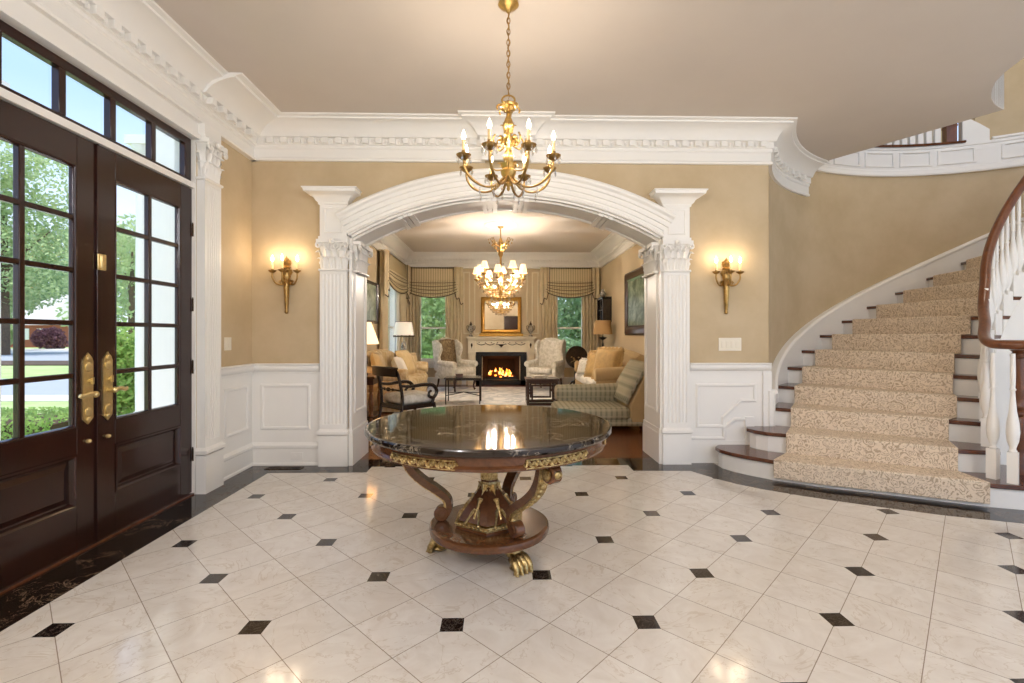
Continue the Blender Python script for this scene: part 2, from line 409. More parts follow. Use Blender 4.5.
bo = [(1.245,4.505),(1.78,4.49),(1.90,4.26),(2.02,4.09),(2.17,3.94),(2.39,3.775),(2.71,3.575),(3.137,3.345),(3.545,3.185),(4.0,3.09),(4.4,3.12),(4.68,3.35),(4.76,3.7)]
bi = [(1.72,4.97),(1.72,4.775),(2.12,4.775),(2.12,4.56),(2.23,4.37),(2.40,4.18),(2.73,3.96),(3.08,3.79),(3.36,3.63),(3.64,3.49),(4.05,3.40),(4.38,3.52),(4.46,3.75)]
bd.prism([(1.245,4.97), bo[0], bo[1], bi[1], bi[0]], H0, H1)
for i in range(1, len(bo)-1): bd.prism([bo[i], bo[i+1], bi[i+1], bi[i]], H0, H1)
struct('trim_1', bd, 'border', 'black veined marble border strip around the foyer floor', 'floor border', smooth=0)
struct('floor.001', MB().box(-2.75, 4.97, -.12, 2.8, 12.7, 0), 'hardwood', 'reddish brown hardwood floor of the living room', 'floor', smooth=0)

# left wall around the double door and transom
DX = -2.48; WX = -2.45
wl = MB()
wl.box(-2.62, -2.6, 0, WX, 2.04, CEIL).box(-2.62, 3.93, 0, WX, 4.79, CEIL).box(-2.62, 2.04, 2.86, WX, 3.93, CEIL)
struct('wall_left', wl, 'tan', 'tan glazed wall holding the front doors', 'wall', smooth=0)
struct('trim_2', MB().box(WX, -2.6, 2.86, WX+.012, 3.93, 3.0), 'white', 'cream painted frieze board over the front doors', 'frieze', smooth=0)
struct('wall_front', wall_with_hole('y' if False else 'x', -2.6, -.15, -2.62, 1.7, [(.15, 1.15, 0, 2.35)]), 'tan', 'tan wall behind the camera', 'wall', smooth=0)
dr3 = struct_empty('door_3', (.65, -2.62, 0), 'dark mahogany door in the wall behind the camera', 'door')
obj('leaf', MB().box(-.5, -.05, .01, .5, -.01, 2.35), 'door_wood', dr3, smooth=0)
obj('panels', MB().box(-.38, -.012, .2, -.06, .004, 1.0).box(.06, -.012, .2, .38, .004, 1.0).box(-.38, -.012, 1.15, -.06, .004, 2.2).box(.06, -.012, 1.15, .38, .004, 2.2), 'door_wood', dr3, bevel=.008)
# back wall with the arched opening
AX, AR, AZ = .0575, 3.09, -.43
XL, XR = -1.485, 1.60; YB, YBB = 4.78, 5.25
def arch_pts(r, n=28, x0=XL, x1=XR):
    pts = []
    for i in range(n+1):
        x = x0+(x1-x0)*i/n; pts.append((x, AZ+sqrt(r*r-(x-AX)**2)))
    return pts
wb = MB(); ap = arch_pts(AR)
wb.box(-2.62, YB, 0, XL, YBB, CEIL).box(XR, YB, 0, 2.681, YBB, CEIL)
for (xa, za), (xb, zb) in zip(ap, ap[1:]):
    wb.add([(xa,YB,za),(xb,YB,zb),(xb,YB,CEIL),(xa,YB,CEIL),(xa,YBB,za),(xb,YBB,zb),(xb,YBB,CEIL),(xa,YBB,CEIL)],
           [(0,1,2,3),(4,7,6,5),(0,4,5,1),(3,2,6,7)])
struct('wall_back', wb, 'tan', 'tan glazed wall pierced by the wide arch', 'wall', smooth=0)
# round stair wall
wr = MB()
def arcwall(mb, a0, a1, z0, z1, r0=RW, th=.14, n=None):
    n = n or max(4, int(abs(a1-a0)/2.5))
    rows = []
    for i in range(n+1):
        a = a0+(a1-a0)*i/n; p = cyl(a, r0); q = cyl(a, r0+th)
        rows.append([(p[0],p[1],z0),(p[0],p[1],z1),(q[0],q[1],z1),(q[0],q[1],z0)])
    mb.quadgrid(rows, True); mb.add(rows[0], [(0,1,2,3)]); mb.add(rows[-1], [(3,2,1,0)])
    return mb
arcwall(wr, 152.45, -30, 0, 3.70); arcwall(wr, 66, -30, 3.70, 6.2)
struct('wall_right', wr, 'tan', 'tan curved wall of the stair hall', 'wall')
struct('wall_upper', arcwall(MB(), 150, 64, 3.70, 6.2, 3.7), 'tan', 'tan wall behind the upper landing', 'wall')
struct('floor.002', arcwall(MB(), 150, 64, 3.58, 3.70, RW+.14, 1.1), 'carpet', 'carpeted floor of the upper landing', 'floor')
struct('ceiling.002', MB().box(2.0, -1, 6.2, 9, 8, 6.3), 'cream', 'ceiling high over the stair hall', 'ceiling', smooth=0)
# foyer ceiling, cut away around the stair well
well = [(4.64,4.336),(4.53,4.285),(4.427,4.225),(4.28,4.11),(4.155,3.98),(4.06,3.86),(3.99,3.73),(3.92,3.52),(3.905,3.3),(3.95,3.0),(4.07,2.72),(4.25,2.49),(4.5,2.32),(4.8,2.22),(5.1,2.21)]
cut = [cyl(152.45-i*35.45/14) for i in range(15)]
cp = [(-2.62,-2.6),(7.7,-2.6),(7.7,2.21)]+well[::-1]+cut[::-1]+[(2.681,5.25),(-2.62,5.25)]
def tri_slab(poly, z0, z1):
    bm = bmesh.new(); vs = [bm.verts.new((x, y, z0)) for x, y in poly]; f = bm.faces.new(vs)
    r = bmesh.ops.triangulate(bm, faces=[f]); mb = MB(); bm.verts.index_update(); n = len(poly)
    V = [tuple(v.co) for v in vs]; idx = {v: i for i, v in enumerate(vs)}
    tr = [tuple(idx[v] for v in f.verts) for f in bm.faces]; bm.free()
    mb.add(V+[(x, y, z1) for x, y, _ in V], tr+[tuple(i+n for i in t) for t in tr]+[(i, (i+1) % n, n+(i+1) % n, n+i) for i in range(n)])
    return mb
struct('ceiling', tri_slab(cp, CEIL, 3.70), 'cream', 'pale cream foyer ceiling with the chandelier', 'ceiling', smooth=0)
fs = MB().sweep(well, [(-.03, 3.37), (-.03, 3.42), (-.014, 3.44), (-.014, 3.64), (-.035, 3.66), (-.035, 3.71), (.0, 3.71), (.0, 3.37)])
struct('trim_3', fs, 'white', 'white fascia around the edge of the stair well', 'fascia')

# crown mouldings
CROWN = [(0,2.985),(.032,2.985),(.036,3.003),(.022,3.02),(.022,3.10),(.034,3.11),(.034,3.135),(.048,3.14),(.048,3.2),(.07,3.207),(.078,3.226),(.10,3.262),(.135,3.295),(.18,3.318),(.21,3.325),(.213,3.34),(.243,3.348),(.247,3.372),(0,3.372)]
def crown_scaled(k): return [(d*k if d else 0, z) for d, z in CROWN]
def dentils(mb, path, d=.048, step=.127, w=.056, dd=.036, z0=3.143, z1=3.196):
    for (xa, ya), (xb, yb) in zip(path, path[1:]):
        L = sqrt((xb-xa)**2+(yb-ya)**2); tx, ty = (xb-xa)/L, (yb-ya)/L; nx, ny = -ty, tx
        k = max(0, int((L-.01)/step))
        for i in range(k):
            c = (i+.5)*L/k
            bb = MB().box(-w/2, -.01, z0, w/2, dd, z1).ball((w/2+.5*(step-w), .004, (z0+z1)/2), (.016, .02, .024), 4, 8)
            mb.merge(bb, Matrix(((tx, nx, 0, xa+tx*c+nx*d), (ty, ny, 0, ya+ty*c+ny*d), (0, 0, 1, 0), (0, 0, 0, 1))))
    return mb
cyc = [cyl(117.2+i*35.25/12) for i in range(13)]
bx0, bx1 = .26, -.16
backp = [(2.681, YB), (bx0, YB), (bx0, YB-.07), (bx1, YB-.07), (bx1, YB), (-2.45, YB)]
tc = struct('trim_4', MB().sweep(cyc+backp, CROWN), 'white', 'white cornice of the back wall with a row of dentils', 'crown moulding', smooth=30)
dm = MB(); dentils(dm, [(2.66, YB), (bx0+.05, YB)]); dentils(dm, [(bx0, YB-.07), (bx1, YB-.07)]); dentils(dm, [(bx1-.05, YB), (-2.30, YB)]); dentils(dm, [cyl(120), cyl(131), cyl(141), cyl(151)])
obj('dentils', dm, 'white', tc, smooth=30)
tl = struct('trim_5', MB().sweep([(WX+.012, 3.86), (WX+.012, -2.6)], crown_scaled(1.13)).sweep([(WX, YB), (WX, 3.86)], crown_scaled(1.62)), 'white', 'white cornice over the front doors with a row of dentils', 'crown moulding', smooth=30)
dm = MB(); dentils(dm, [(WX+.015, 3.84), (WX+.015, -2.5)], d=.054); dentils(dm, [(WX, 4.62), (WX, 3.88)], d=.078, dd=.05)
obj('dentils', dm, 'white', tl, smooth=30)

# pilasters and columns --------------------------------------------------
def fluted(w, dep, z0, z1, nf=6):   # front faces -Y, back on y = 0
    m = .022; fw = (w-2*m)/nf; pts = [(-w/2, 0), (-w/2, -dep)]
    for i in range(nf):
        xa = -w/2+m+i*fw; r = fw*.36; c = xa+fw/2
        pts += [(c+r*cos(a), -dep+r*.75*sin(a)) for a in [pi-j*pi/6 for j in range(7)]]
    pts += [(w/2, -dep), (w/2, 0)]
    b = MB().prism(pts[::-1], z0+.05, z1-.03)
    return b.box(-w/2, -dep, z0, w/2, 0, z0+.05).box(-w/2, -dep, z1-.03, w/2, 0, z1)
def leaf(w, h, curl, tilt=0):   # acanthus leaf standing on z = 0, facing -Y
    rows = []
    for i in range(8):
        t = i/7; ww = w*.5*(.75+.5*sin(pi*min(1, t*1.15)))*(1 if t < .8 else 1-(t-.8)*3.4)*(1+.13*sin(t*19))
        y = -curl*(t**3)*1.2-.004; z = h*(t if t < .82 else .82+(.82-t)*.55)
        rows.append([(ww*u, y+abs(u)*.012-(.006 if u == 0 else 0), z) for u in (-1, -.6, -.25, 0, .25, .6, 1)])
    b = MB().quadgrid(rows)
    back = MB().quadgrid([[(x, y+.008, z) for x, y, z in r] for r in rows]); return b.merge(back)
def capital(w, dep, z0, z1):
    h = z1-z0; b = MB()
    b.tube([(-w/2-.008, -dep-.004, z0+.012), (w/2+.008, -dep-.004, z0+.012)], .012)
    b.tube([(-w/2-.004, 0, z0+.012), (-w/2-.004, -dep-.004, z0+.012)], .012).tube([(w/2+.004, 0, z0+.012), (w/2+.004, -dep-.004, z0+.012)], .012)
    rows = [[(-w/2*k, 0, z), (-w/2*k, -dep*k2, z), (w/2*k, -dep*k2, z), (w/2*k, 0, z)] for k, k2, z in ((.93, .92, z0), (.92, .9, z0+.55*h), (1.05, 1.25, z0+.88*h))]
    b.quadgrid(rows)
    aw = w/2*1.16
    b.prism([(-aw, 0), (-aw, -dep-.045), (-aw+.03, -dep-.05), (-.04, -dep-.028), (.04, -dep-.028), (aw-.03, -dep-.05), (aw, -dep-.045), (aw, 0)], z0+.88*h, z1-.012*h)
    b.box(-aw+.012, -dep-.035, z1-.012*h, aw-.012, 0, z1)
    for x in (-.36, -.12, .12, .36): b.merge(leaf(w*.27, h*.48, .035), T(x*w, -dep*.93, z0+.02))
    for x in (-.24, 0, .24): b.merge(leaf(w*.27, h*.78, .05), T(x*w, -dep*.9, z0+.02))
    for sx in (-1, 1):
        for hh, cu in ((.48, .035), (.76, .05)): b.merge(leaf(dep*.9, h*hh, cu), T(sx*w*.46, -dep*.5, z0+.02, rz=sx*pi/2))
        # corner volutes
        pth = []
        for i in range(18):
            a = i/17*2.6*pi; r = .034*(1-.75*i/17); pth.append((sx*(aw-.02-r*cos(a)*.9), -dep-.034-.006*i/17, z0+.80*h+r*sin(a)))
        b.tube([(sx*w*.2, -dep-.01, z0+.62*h), (sx*(aw-.06), -dep-.026, z0+.84*h)]+pth, .0105, 6)
        b.tube([(sx*w*.12, -dep-.01, z0+.62*h)]+[(sx*(w*.1-.02*cos(a)), -dep-.02, z0+.78*h+.022*sin(a)) for a in (-.6, .3, 1.2, 2.2, 3.4, 4.6)], .008, 6)
    b.ball((0, -dep-.045, z0+.92*h), (.026, .018, .026)).ball((0, -dep-.06, z0+.92*h), .011)
    return b
def column(root, w, dep, zbase, zsh, zcap, ped=None, mat='white'):
    bs = MB().box(-w/2-.012, -dep-.014, 0, w/2+.012, 0, zbase-.06)
    bs.sweep([(-w/2-.012, 0), (-w/2-.012, -dep-.014), (w/2+.012, -dep-.014), (w/2+.012, 0)][::-1], [(0, zbase-.06), (-.004, zbase-.06), (.012, zbase-.045), (.012, zbase-.02), (-.008, zbase), (-.03, zbase), (-.03, zbase-.06)])
    bs.box(-w/2, -dep, zbase-.06, w/2, 0, zbase)
    obj('plinth', bs, mat, root, smooth=30)
    obj('shaft', fluted(w, dep, zbase, zsh), mat, root, smooth=30)
    obj('capital', capital(w, dep, zsh, zcap), mat, root, smooth=40)
    if ped:
        zt, zc = ped
        pb = MB().box(-w/2, -dep, zcap, w/2, 0, zt).box(-w/2-.012, -dep-.012, zcap, w/2+.012, 0, zcap+.03)
        q = [(-w/2+.04, zcap+.06), (w/2-.04, zcap+.06), (w/2-.04, zt-.03), (-w/2+.04, zt-.03)]
        pb.sweep(q, [(0, 0), (.005, .008), (.012, .006), (.016, 0)], True, lambda u, v, ww: (u, -dep-ww, v))
        obj('pedestal_block', pb, mat, root, smooth=30)
        cb = MB(); rings = [(0, zt), (.012, zt), (.014, zt+.018), (.03, zt+.03), (.04, zt+.05), (.075, zt+.085), (.115, zt+.10), (.12, zc-.012), (.13, zc-.01), (.13, zc)]
        cb.quadgrid([[(-w/2-d, 0, z), (-w/2-d, -dep-d, z), (w/2+d, -dep-d, z), (w/2+d, 0, z)] for d, z in rings])
        d, z = rings[-1]; cb.add([(-w/2-d, 0, z), (-w/2-d, -dep-d, z), (w/2+d, -dep-d, z), (w/2+d, 0, z)], [(0, 1, 2, 3)])
        obj('cornice_cap', cb, mat, root, smooth=30)
for xc, side, n in ((-1.635, 'left', 'trim_6'), (1.735, 'right', 'trim_7')):
    r = struct_empty(n, (xc, YB, 0), 'white fluted column with leafy capital at the %s of the arch' % side, 'column')
    column(r, .26, .06, .36, 1.90, 2.21, (2.55, 2.69))
r = struct_empty('trim_8', (WX, 4.04, 0), 'white fluted pilaster right of the front doors', 'pilaster'); r.rotation_euler.z = pi/2
column(r, .225, .065, .37, 2.53, 2.87)
obj('pedestal_block', MB().box(-.1125, -.065, 2.87, .1125, 0, 2.99).box(-.125, -.08, 2.87, .125, 0, 2.89), 'white', r, smooth=0)
r = dup(r); r.name = 'trim_9'; r.location = (WX, 1.96, 0); r['label'] = 'white fluted pilaster left of the front doors'
# arch lining: jambs, soffit, archivolt
al = MB()
for x, sx in ((XL, 1), (XR, -1)):
    al.box(x-.005*sx, YB-.03, 0, x+.02*sx, YBB+.03, 2.25)
    al.box(x-.005*sx, YB-.045, 0, x+.034*sx, YBB+.045, .30)
    al.box(x-.005*sx, YB-.04, .30, x+.03*sx, YBB+.04, .345)
    for ya, yb in ((YB+.05, YBB-.05),):
        q = [(ya, .5), (yb, .5), (yb, 2.05), (ya, 2.05)]
        al.sweep(q, [(0, 0), (.006, .012), (.018, .01), (.024, 0)], True, lambda u, v, w, x=x, sx=sx: (x+(.02+w)*sx, u, v))
al.sweep(arch_pts(AR-.02), [(.03, YB-.03), (.03, YBB+.03), (0, YBB+.03), (0, YB-.03)], False, lambda u, v, w: (u, w, v))
for y in (YB+.02, YBB-.07): al.sweep(arch_pts(AR-.035), [(.016, y), (.016, y+.05), (0, y+.04), (0, y+.01)], False, lambda u, v, w: (u, w, v))
la = struct('trim_10', al, 'white', 'white panelled lining of the wide arch', 'arch lining', smooth=30)
kb = MB()
for xk in (-.95, -.12, .2, 1.05):
    zk = AZ+sqrt((AR-.03)**2-(xk-AX)**2); sl = -(xk-AX)/(zk-AZ)
    kb.merge(MB().box(-.075, YB+.0, -.018, -.03, YBB, .02).box(.03, YB, -.018, .075, YBB, .02).box(-.02, YB, -.012, .02, YBB, .02), Matrix.Translation((xk, 0, zk)) @ Matrix.Rotation(-atan2(sl, 1), 4, 'Y'))
obj('soffit_band', kb, 'white', la, smooth=0)
AP = [(0, .03), (.0, .062), (.012, .068), (.028, .05), (.055, .05), (.06, .06), (.1, .06), (.106, .072), (.15, .072), (.158, .085), (.185, .09), (.205, .11), (.225, .115), (.245, .10), (.245, 0), (0, 0)]
ao = MB().sweep([(x, z) for x, z in arch_pts(AR, 40, XL+.0, XR-.0)], AP, False, lambda u, v, w: (u, YB-w, v))
struct('trim_11', ao, 'white', 'white moulded archivolt curving over the wide opening', 'arch moulding', smooth=30)
kc = MB()
for side in (XL+.02, XR-.02):   # inner half capitals on the jambs
    sx = 1 if side < 0 else -1
    kc.merge(capital(.40, .03, 1.90, 2.21), T(side, (YB+YBB)/2, 0, rz=sx*pi/2))
obj('jamb_capitals', kc, 'white', la, smooth=40)

# wainscot: base boards, rails, raised frames
BASE = [(0, 0), (.028, 0), (.028, .02), (.02, .03), (.02, .165), (.03, .175), (.032, .2), (.016, .215), (.012, .225), (0, .225)]
RAIL = [(0, .895), (.014, .90), (.016, .918), (.03, .925), (.044, .94), (.05, .955), (.05, .965), (.044, .98), (.056, .984), (.06, .99), (.06, 1.0), (0, 1.0)]
FRAME = [(0, 0), (.004, .010), (.014, .016), (.026, .014), (.034, .006), (.034, 0)]
PL = [(WX, 4.16), (WX, YB)]
def boards(path, prof): return MB().sweep(path, prof)
BK1 = [(-1.777, YB), (WX, YB), (WX, 4.16)]; BK2 = [(2.681, YB), (1.877, YB)]
def wain(n1, n2, n3, path, lab):
    struct(n1, boards(path, [(d, z*1.0) for d, z in BASE]), 'white', 'tall white baseboard '+lab, 'baseboard', smooth=30)
    struct(n2, boards(path, RAIL), 'white', 'white chair rail '+lab, 'chair rail', smooth=30)
wain('baseboard_left', 'trim_12', '', BK1, 'in the corner by the front doors')
struct('trim_13', MB().box(WX, 4.16, .2, WX+.006, YB, .92).box(WX, YB-.006, .2, -1.77, YB, .92), 'white', 'white wainscot board in the left corner', 'wainscot', smooth=0)
struct('trim_14', MB().sweep([(1.89, .225), (2.25, .225), (2.25, .34), (2.345, .415), (2.46, .415)], [(-.0, .0), (-.0, .016), (.014, .026), (.03, .026), (.04, 0)], False, lambda u, v, w: (u, YB-w, v)).box(2.44, YB-.03, .0, 2.53, YB, .46), 'white', 'white base cap stepping up over the lowest stair', 'base cap', smooth=30)
struct('baseboard_right', MB().box(1.877, YB-.022, 0, 2.45, YB, .225), 'white', 'white baseboard between the arch and the stair', 'baseboard', smooth=0)
struct('trim_15', MB().sweep([(2.69, YB), (1.877, YB)], RAIL).box(2.67, YB-.055, .945, 2.69, YB+.0, 1.0), 'white', 'white chair rail between the arch and the stair', 'chair rail', smooth=30)
struct('trim_16', MB().box(1.87, YB-.006, .2, 2.681, YB, .92).box(2.62, YB-.03, .36, 2.705, YB, .92), 'white', 'white wainscot board between the arch and the stair', 'wainscot', smooth=0)
my = lambda u, v, w: (u, YB-.006-w, v)
struct('trim_17', MB().sweep([(-2.36, .35), (-1.87, .35), (-1.87, .80), (-2.36, .80)], FRAME, True, my), 'white', 'raised square panel frame left of the arch', 'panel frame', smooth=30)
struct('trim_18', MB().sweep([(4.30, .36), (4.70, .36), (4.70, .80), (4.30, .80)], FRAME, True, lambda u, v, w: (WX+.006+w, u, v)), 'white', 'narrow raised panel frame right of the front doors', 'panel frame', smooth=30)
struct('trim_19', MB().sweep([(1.945, .35), (2.24, .35), (2.24, .445), (2.41, .605), (2.56, .605), (2.56, .795), (1.945, .795)], FRAME, True, my), 'white', 'raised panel frame with a stepped corner above the stair', 'panel frame', smooth=30)

# front doors --------------------------------------------------------------
def door_leaf(name, y0, hinge_right, label):
    r = struct_empty(name, (DX, y0, .02), label, 'door')
    W, Hh, th = .905, 2.43, .046; gy0, gy1, gz0, gz1 = .14, .77, .715, 2.255
    if not hinge_right: gy0, gy1 = .132, .765
    f = MB()
    f.box(-th, 0, 0, 0, gy0, Hh).box(-th, gy1, 0, 0, W, Hh).box(-th, gy0, gz1, 0, gy1, Hh).box(-th, gy0, .56, 0, gy1, gz0).box(-th, gy0, 0, 0, gy1, .25)
    f.box(-th+.012, gy0, .25, -.022, gy1, .56)
    obj('frame', f, 'door_wood', r, bevel=.003)
    pm = MB().sweep([(gy0, .25), (gy1, .25), (gy1, .56), (gy0, .56)], [(0, -.024), (0, .006), (.012, .006), (.022, -.006), (.03, -.022)], True, lambda u, v, w: (w, u, v))
    pm.quadgrid([[(x, gy0+d, .25+d), (x, gy1-d, .25+d), (x, gy1-d, .56-d), (x, gy0+d, .56-d)] for x, d in ((-.022, .04), (-.012, .07))], True)
    d = .07; pm.add([(-.012, gy0+d, .25+d), (-.012, gy1-d, .25+d), (-.012, gy1-d, .56-d), (-.012, gy0+d, .56-d)], [(0, 1, 2, 3)])
    obj('panel', pm, 'door_wood', r, smooth=20)
    mu = MB(); ym = (gy0+gy1)/2; mu.box(-th+.008, ym-.016, gz0, -.004, ym+.016, gz1)
    for i in range(1, 5):
        z = gz0+(gz1-gz0)*i/5; mu.box(-th+.009, gy0, z-.015, -.005, gy1, z+.015)
    mu.sweep([(gy0, gz0), (gy1, gz0), (gy1, gz1), (gy0, gz1)], [(0, -th+.01), (0, .004), (.01, .002), (.016, -.012), (.016, -th+.01)], True, lambda u, v, w: (w, u, v))
    obj('muntins', mu, 'door_wood', r, bevel=.004)
    obj('glass_panes', MB().box(-.026, gy0, gz0, -.022, gy1, gz1), 'glass', r, smooth=0)
    yc = .835 if not hinge_right else .075
    sx = -1 if not hinge_right else 1
    pl = [(-.036, .76), (0, .715+.01), (.036, .76), (.036, 1.10), (.026, 1.125), (0, 1.155), (-.026, 1.125), (-.036, 1.10)]
    hp = MB().prism([(p[0]+yc, p[1]) for p in pl], 0, .007).xf(Matrix(((0,0,1,0),(1,0,0,0),(0,1,0,0),(0,0,0,1))))
    for z in (.80, 1.07): hp.ball((.008, yc, z), (.01, .024, .03))
    hp.ball((.008, yc, 1.12), (.008, .014, .016)).ball((.008, yc, .755), (.008, .014, .016))
    h = obj('handle_plate', hp, 'hardware', r, smooth=40); h['label'] = 'ornate brass handle plate'
    hz = .905 if not hinge_right else .915
    lv = MB().tube([(.0, yc, hz), (.05, yc, hz)], .012).ball((.05, yc, hz), .02)
    lv.tube(spline([(.05, yc, hz), (.055, yc+.03*sx*-1, hz+.006), (.05, yc-.075*sx*1.0*1, hz), (.045, yc-.10*sx, hz+.008)], 4) if False else spline([(.05, yc, hz), (.056, yc+.04*sx, hz+.007), (.05, yc+.085*sx, hz-.004), (.046, yc+.105*sx, hz+.006)], 4), [.011]*12+[.008], 8, flat=(.8, 1.2))
    obj('lever', lv, 'hardware', h, smooth=50)
    obj('thumb_turn', MB().tube([(.004, yc+.012, .985), (.02, yc+.012, .985)], .013).box(.02, yc+.006, .965, .028, yc+.018, 1.005), 'hardware', h, smooth=40)
    obj('lock_button', MB().tube([(0, yc, .625), (.014, yc, .625)], .012, 12).ball((.014, yc, .625), .011), 'hardware', r)
    if hinge_right:
        obj('viewer_latch', MB().box(0, -.012, 1.66, .018, .05, 1.76).tube([(.018, .01, 1.67), (.018, .01, 1.75)], .011), 'hardware', r, bevel=.004)
        for z in (.25, .95, 1.45, 2.05): obj('hinge', MB().tube([(.006, W+.006, z), (.006, W+.006, z+.1)], .009, 8).ball((.006, W+.006, z+.105), .008), 'bronze', r)
    else: obj('astragal', MB().box(-.0, W-.012, 0, .012, W+.002, Hh), 'door_wood', r, bevel=.002)
    return r
door_leaf('door_1', 2.103, False, 'left leaf of the dark mahogany double door with glazed panes')
door_leaf('door_2', 3.008, True, 'right leaf of the dark mahogany double door with glazed panes')
struct('trim_20', MB().box(-2.62, 2.04, 0, DX+.012, 2.1, 2.86).box(-2.62, 3.915, 0, DX+.025, 3.932, 2.86).box(-2.62, 2.1, 2.456, DX+.02, 3.915, 2.50).box(-2.62, 2.0, 2.845, DX+.07, 3.96, 2.885), 'white', 'white door casing and transom bar', 'door casing', smooth=0)
struct('trim_25', MB().box(-2.63, 2.1, -.02, DX+.02, 3.915, .014), 'tread_wood', 'dark wooden threshold under the front doors', 'threshold', bevel=.004)
tw = struct_empty('window_1', (DX, 3.0, 2.5), 'long transom window of five panes over the front doors', 'transom window')
tm = MB().box(-.045, -.89, 0, 0, .905, .028).box(-.045, -.89, .288, 0, .905, .345).box(-.045, -.89, .028, 0, -.85, .288).box(-.045, .83, .028, 0, .905, .288)
for y in (-.575, -.222, .134, .492): tm.box(-.045, y-.022, .028, .0, y+.022, .288)
obj('window_frame', tm, 'door_wood', tw, bevel=.003)
obj('glass_panes', MB().box(-.034, -.855, .02, -.03, .835, .292), 'glass', tw, smooth=0)

# ------------------------------------------------------------------ curved staircase
RS = .1825
def ang(k): return 140.5-9.4*(k-4)+.06*(k-4)**2
def kat(a):   # step number (with fraction) at an angle
    lo, hi = -4., 60.
    for _ in range(40):
        m = (lo+hi)/2
        if ang(m) > a: lo = m
        else: hi = m
    return lo
def lead(k): return max(3, 12-2*(k-3))
RT = RW-.06
RI = .82
L = {1: [(2.27,4.76),(2.18,4.73),(2.125,4.66),(2.12,4.57),(2.165,4.46),(2.25,4.34),(2.40,4.18),(2.73,3.96),(3.08,3.79),(3.36,3.63),(3.64,3.49),(3.84,3.42),(4.08,3.39),(4.3,3.46),(4.43,3.62),(4.44,3.8)],
     2: [(2.54,4.765),(2.47,4.73),(2.435,4.66),(2.455,4.58),(2.52,4.49),(2.66,4.40),(3.17,4.09),(3.69,3.785),(3.93,3.72)],
     3: [(2.70,4.86),(2.79,4.80),(3.385,4.40),(3.91,4.06),(4.10,3.92)]}
for k in range(4, 20): L[k] = [cyl(ang(k), RW-.005), cyl(ang(k), RT), cyl(ang(k)+lead(k), RI)]
def off(path, d):
    out = []
    for i, p in enumerate(path):
        a = Vector(path[max(0, i-1)]); b = Vector(path[min(len(path)-1, i+1)]); t = (b-a).normalized(); out.append((p[0]+t.y*d, p[1]-t.x*d))
    return out
def arcfill(ka, kb, r, n=3): return [cyl(ang(ka)+(ang(kb)-ang(ka))*i/n, r) for i in range(1, n)]
st = thing('staircase', 'white curved staircase with dark wooden treads rising along the round wall', 'staircase', (3.4, 4.2, 0))
O = Matrix.Translation((-3.4, -4.2, 0))
def spart(name, mb, mat, **kw): return obj(name, mb.xf(O), mat, st, **kw)
inner3 = [(4.21, 4.05)]
def step_poly(k, front, back):
    if k == 1: return front+[(4.25, 3.98), (4.02, 3.99)]+[(3.90, 3.86)]+back[::-1]+[(2.50, 4.77)]
    if k == 2: return front+[(4.04, 3.83)]+back[::-1]+[(2.685, 4.79)]
    if k == 3: return front+inner3+back[::-1]+[cyl(145, RW-.005)]
    return front+[cyl((ang(k)+lead(k)+ang(k+1)+lead(k+1))/2, RI)]+back[::-1]+arcfill(k+1, k, RW-.005)
for k in range(1, 18):
    fr, bk = L[k], L[k+1]
    body = tri_slab(step_poly(k, fr, bk), 0, k*RS-.034)
    spart('riser', body, 'white', smooth=20)
    tr = tri_slab(step_poly(k, off(fr, .03), off(bk, -.02) if k > 3 else bk), k*RS-.034, k*RS)
    spart('tread', tr, 'tread_wood', smooth=20, bevel=.006)
# inner and outer strings
oa = [152.3-i*2.6 for i in range(68)]
rows = []
for a in oa:
    zt = RS*kat(a)+.22
    zb = max(0, zt-.55); p = cyl(a, RW-.001); q = cyl(a, RT); c = cyl(a, RT-.022)
    rows.append([(p[0],p[1],zb), (q[0],q[1],zb), (q[0],q[1],zt-.04), (c[0],c[1],zt-.03), (c[0],c[1],zt-.012), (q[0],q[1],zt+.012), (p[0],p[1],zt+.012)])
spart('wall_skirt', MB().quadgrid(rows, True).add(rows[0], [tuple(range(7))]), 'white', smooth=30)
spart('skirt_post', MB().box(2.672, YB-.045, .365, 2.715, YB+.05, .72), 'white', bevel=.004)
rows = []
for i in range(60):
    a = 146-i*2.6; zb = max(0, RS*kat(a)-.75); zt = max(RS*(kat(a-5)-1)+.0, .1); p = cyl(a, RI-.004); q = cyl(a, RI+.01)
    rows.append([(p[0],p[1],zb), (q[0],q[1],zb), (q[0],q[1],zt), (p[0],p[1],zt)])
spart('inner_string', MB().quadgrid(rows, True), 'white', smooth=30)
# carpet runner
def seg(k):
    if k == 1: return [(2.40,4.18),(2.73,3.96),(3.08,3.79),(3.36,3.63),(3.62,3.50)]
    if k == 2: return [(2.645,4.41),(3.17,4.09),(3.67,3.797)]
    if k == 3: return [(2.89,4.735),(3.385,4.40),(3.87,4.085)]
    a_, b_ = Vector(L[k][1]), Vector(L[k][2]); n_ = (b_-a_).length; return [tuple(a_+(b_-a_)*t) for t in (.16/n_, .5, 1-.24/n_)]
cr = MB()
for k in range(1, 18):
    s, b = seg(k), seg(k+1); th = .012; z = k*RS
    f0 = off(s, .028); f1 = off(s, .028+.016)
    cr.add([], []); base = (k-1)*RS+(.032 if k == 1 else .004)
    cr.merge(tri_slab(f1+f0[::-1], base, z+th-.004))
    pl = off(s, .040); bb = off(b, .03)
    if k >= 4: mid_in = []; mid_out = [cyl((ang(k)+ang(k+1))/2, RT-.16)]
    else: mid_in = mid_out = []
    cr.merge(tri_slab(pl+mid_in+bb[::-1]+mid_out, z+.001, z+th))
tag(obj('stair_runner', cr, 'carpet', bevel=.004, smooth=30), 'beige leaf patterned carpet runner laid down the curved stair', 'carpet')
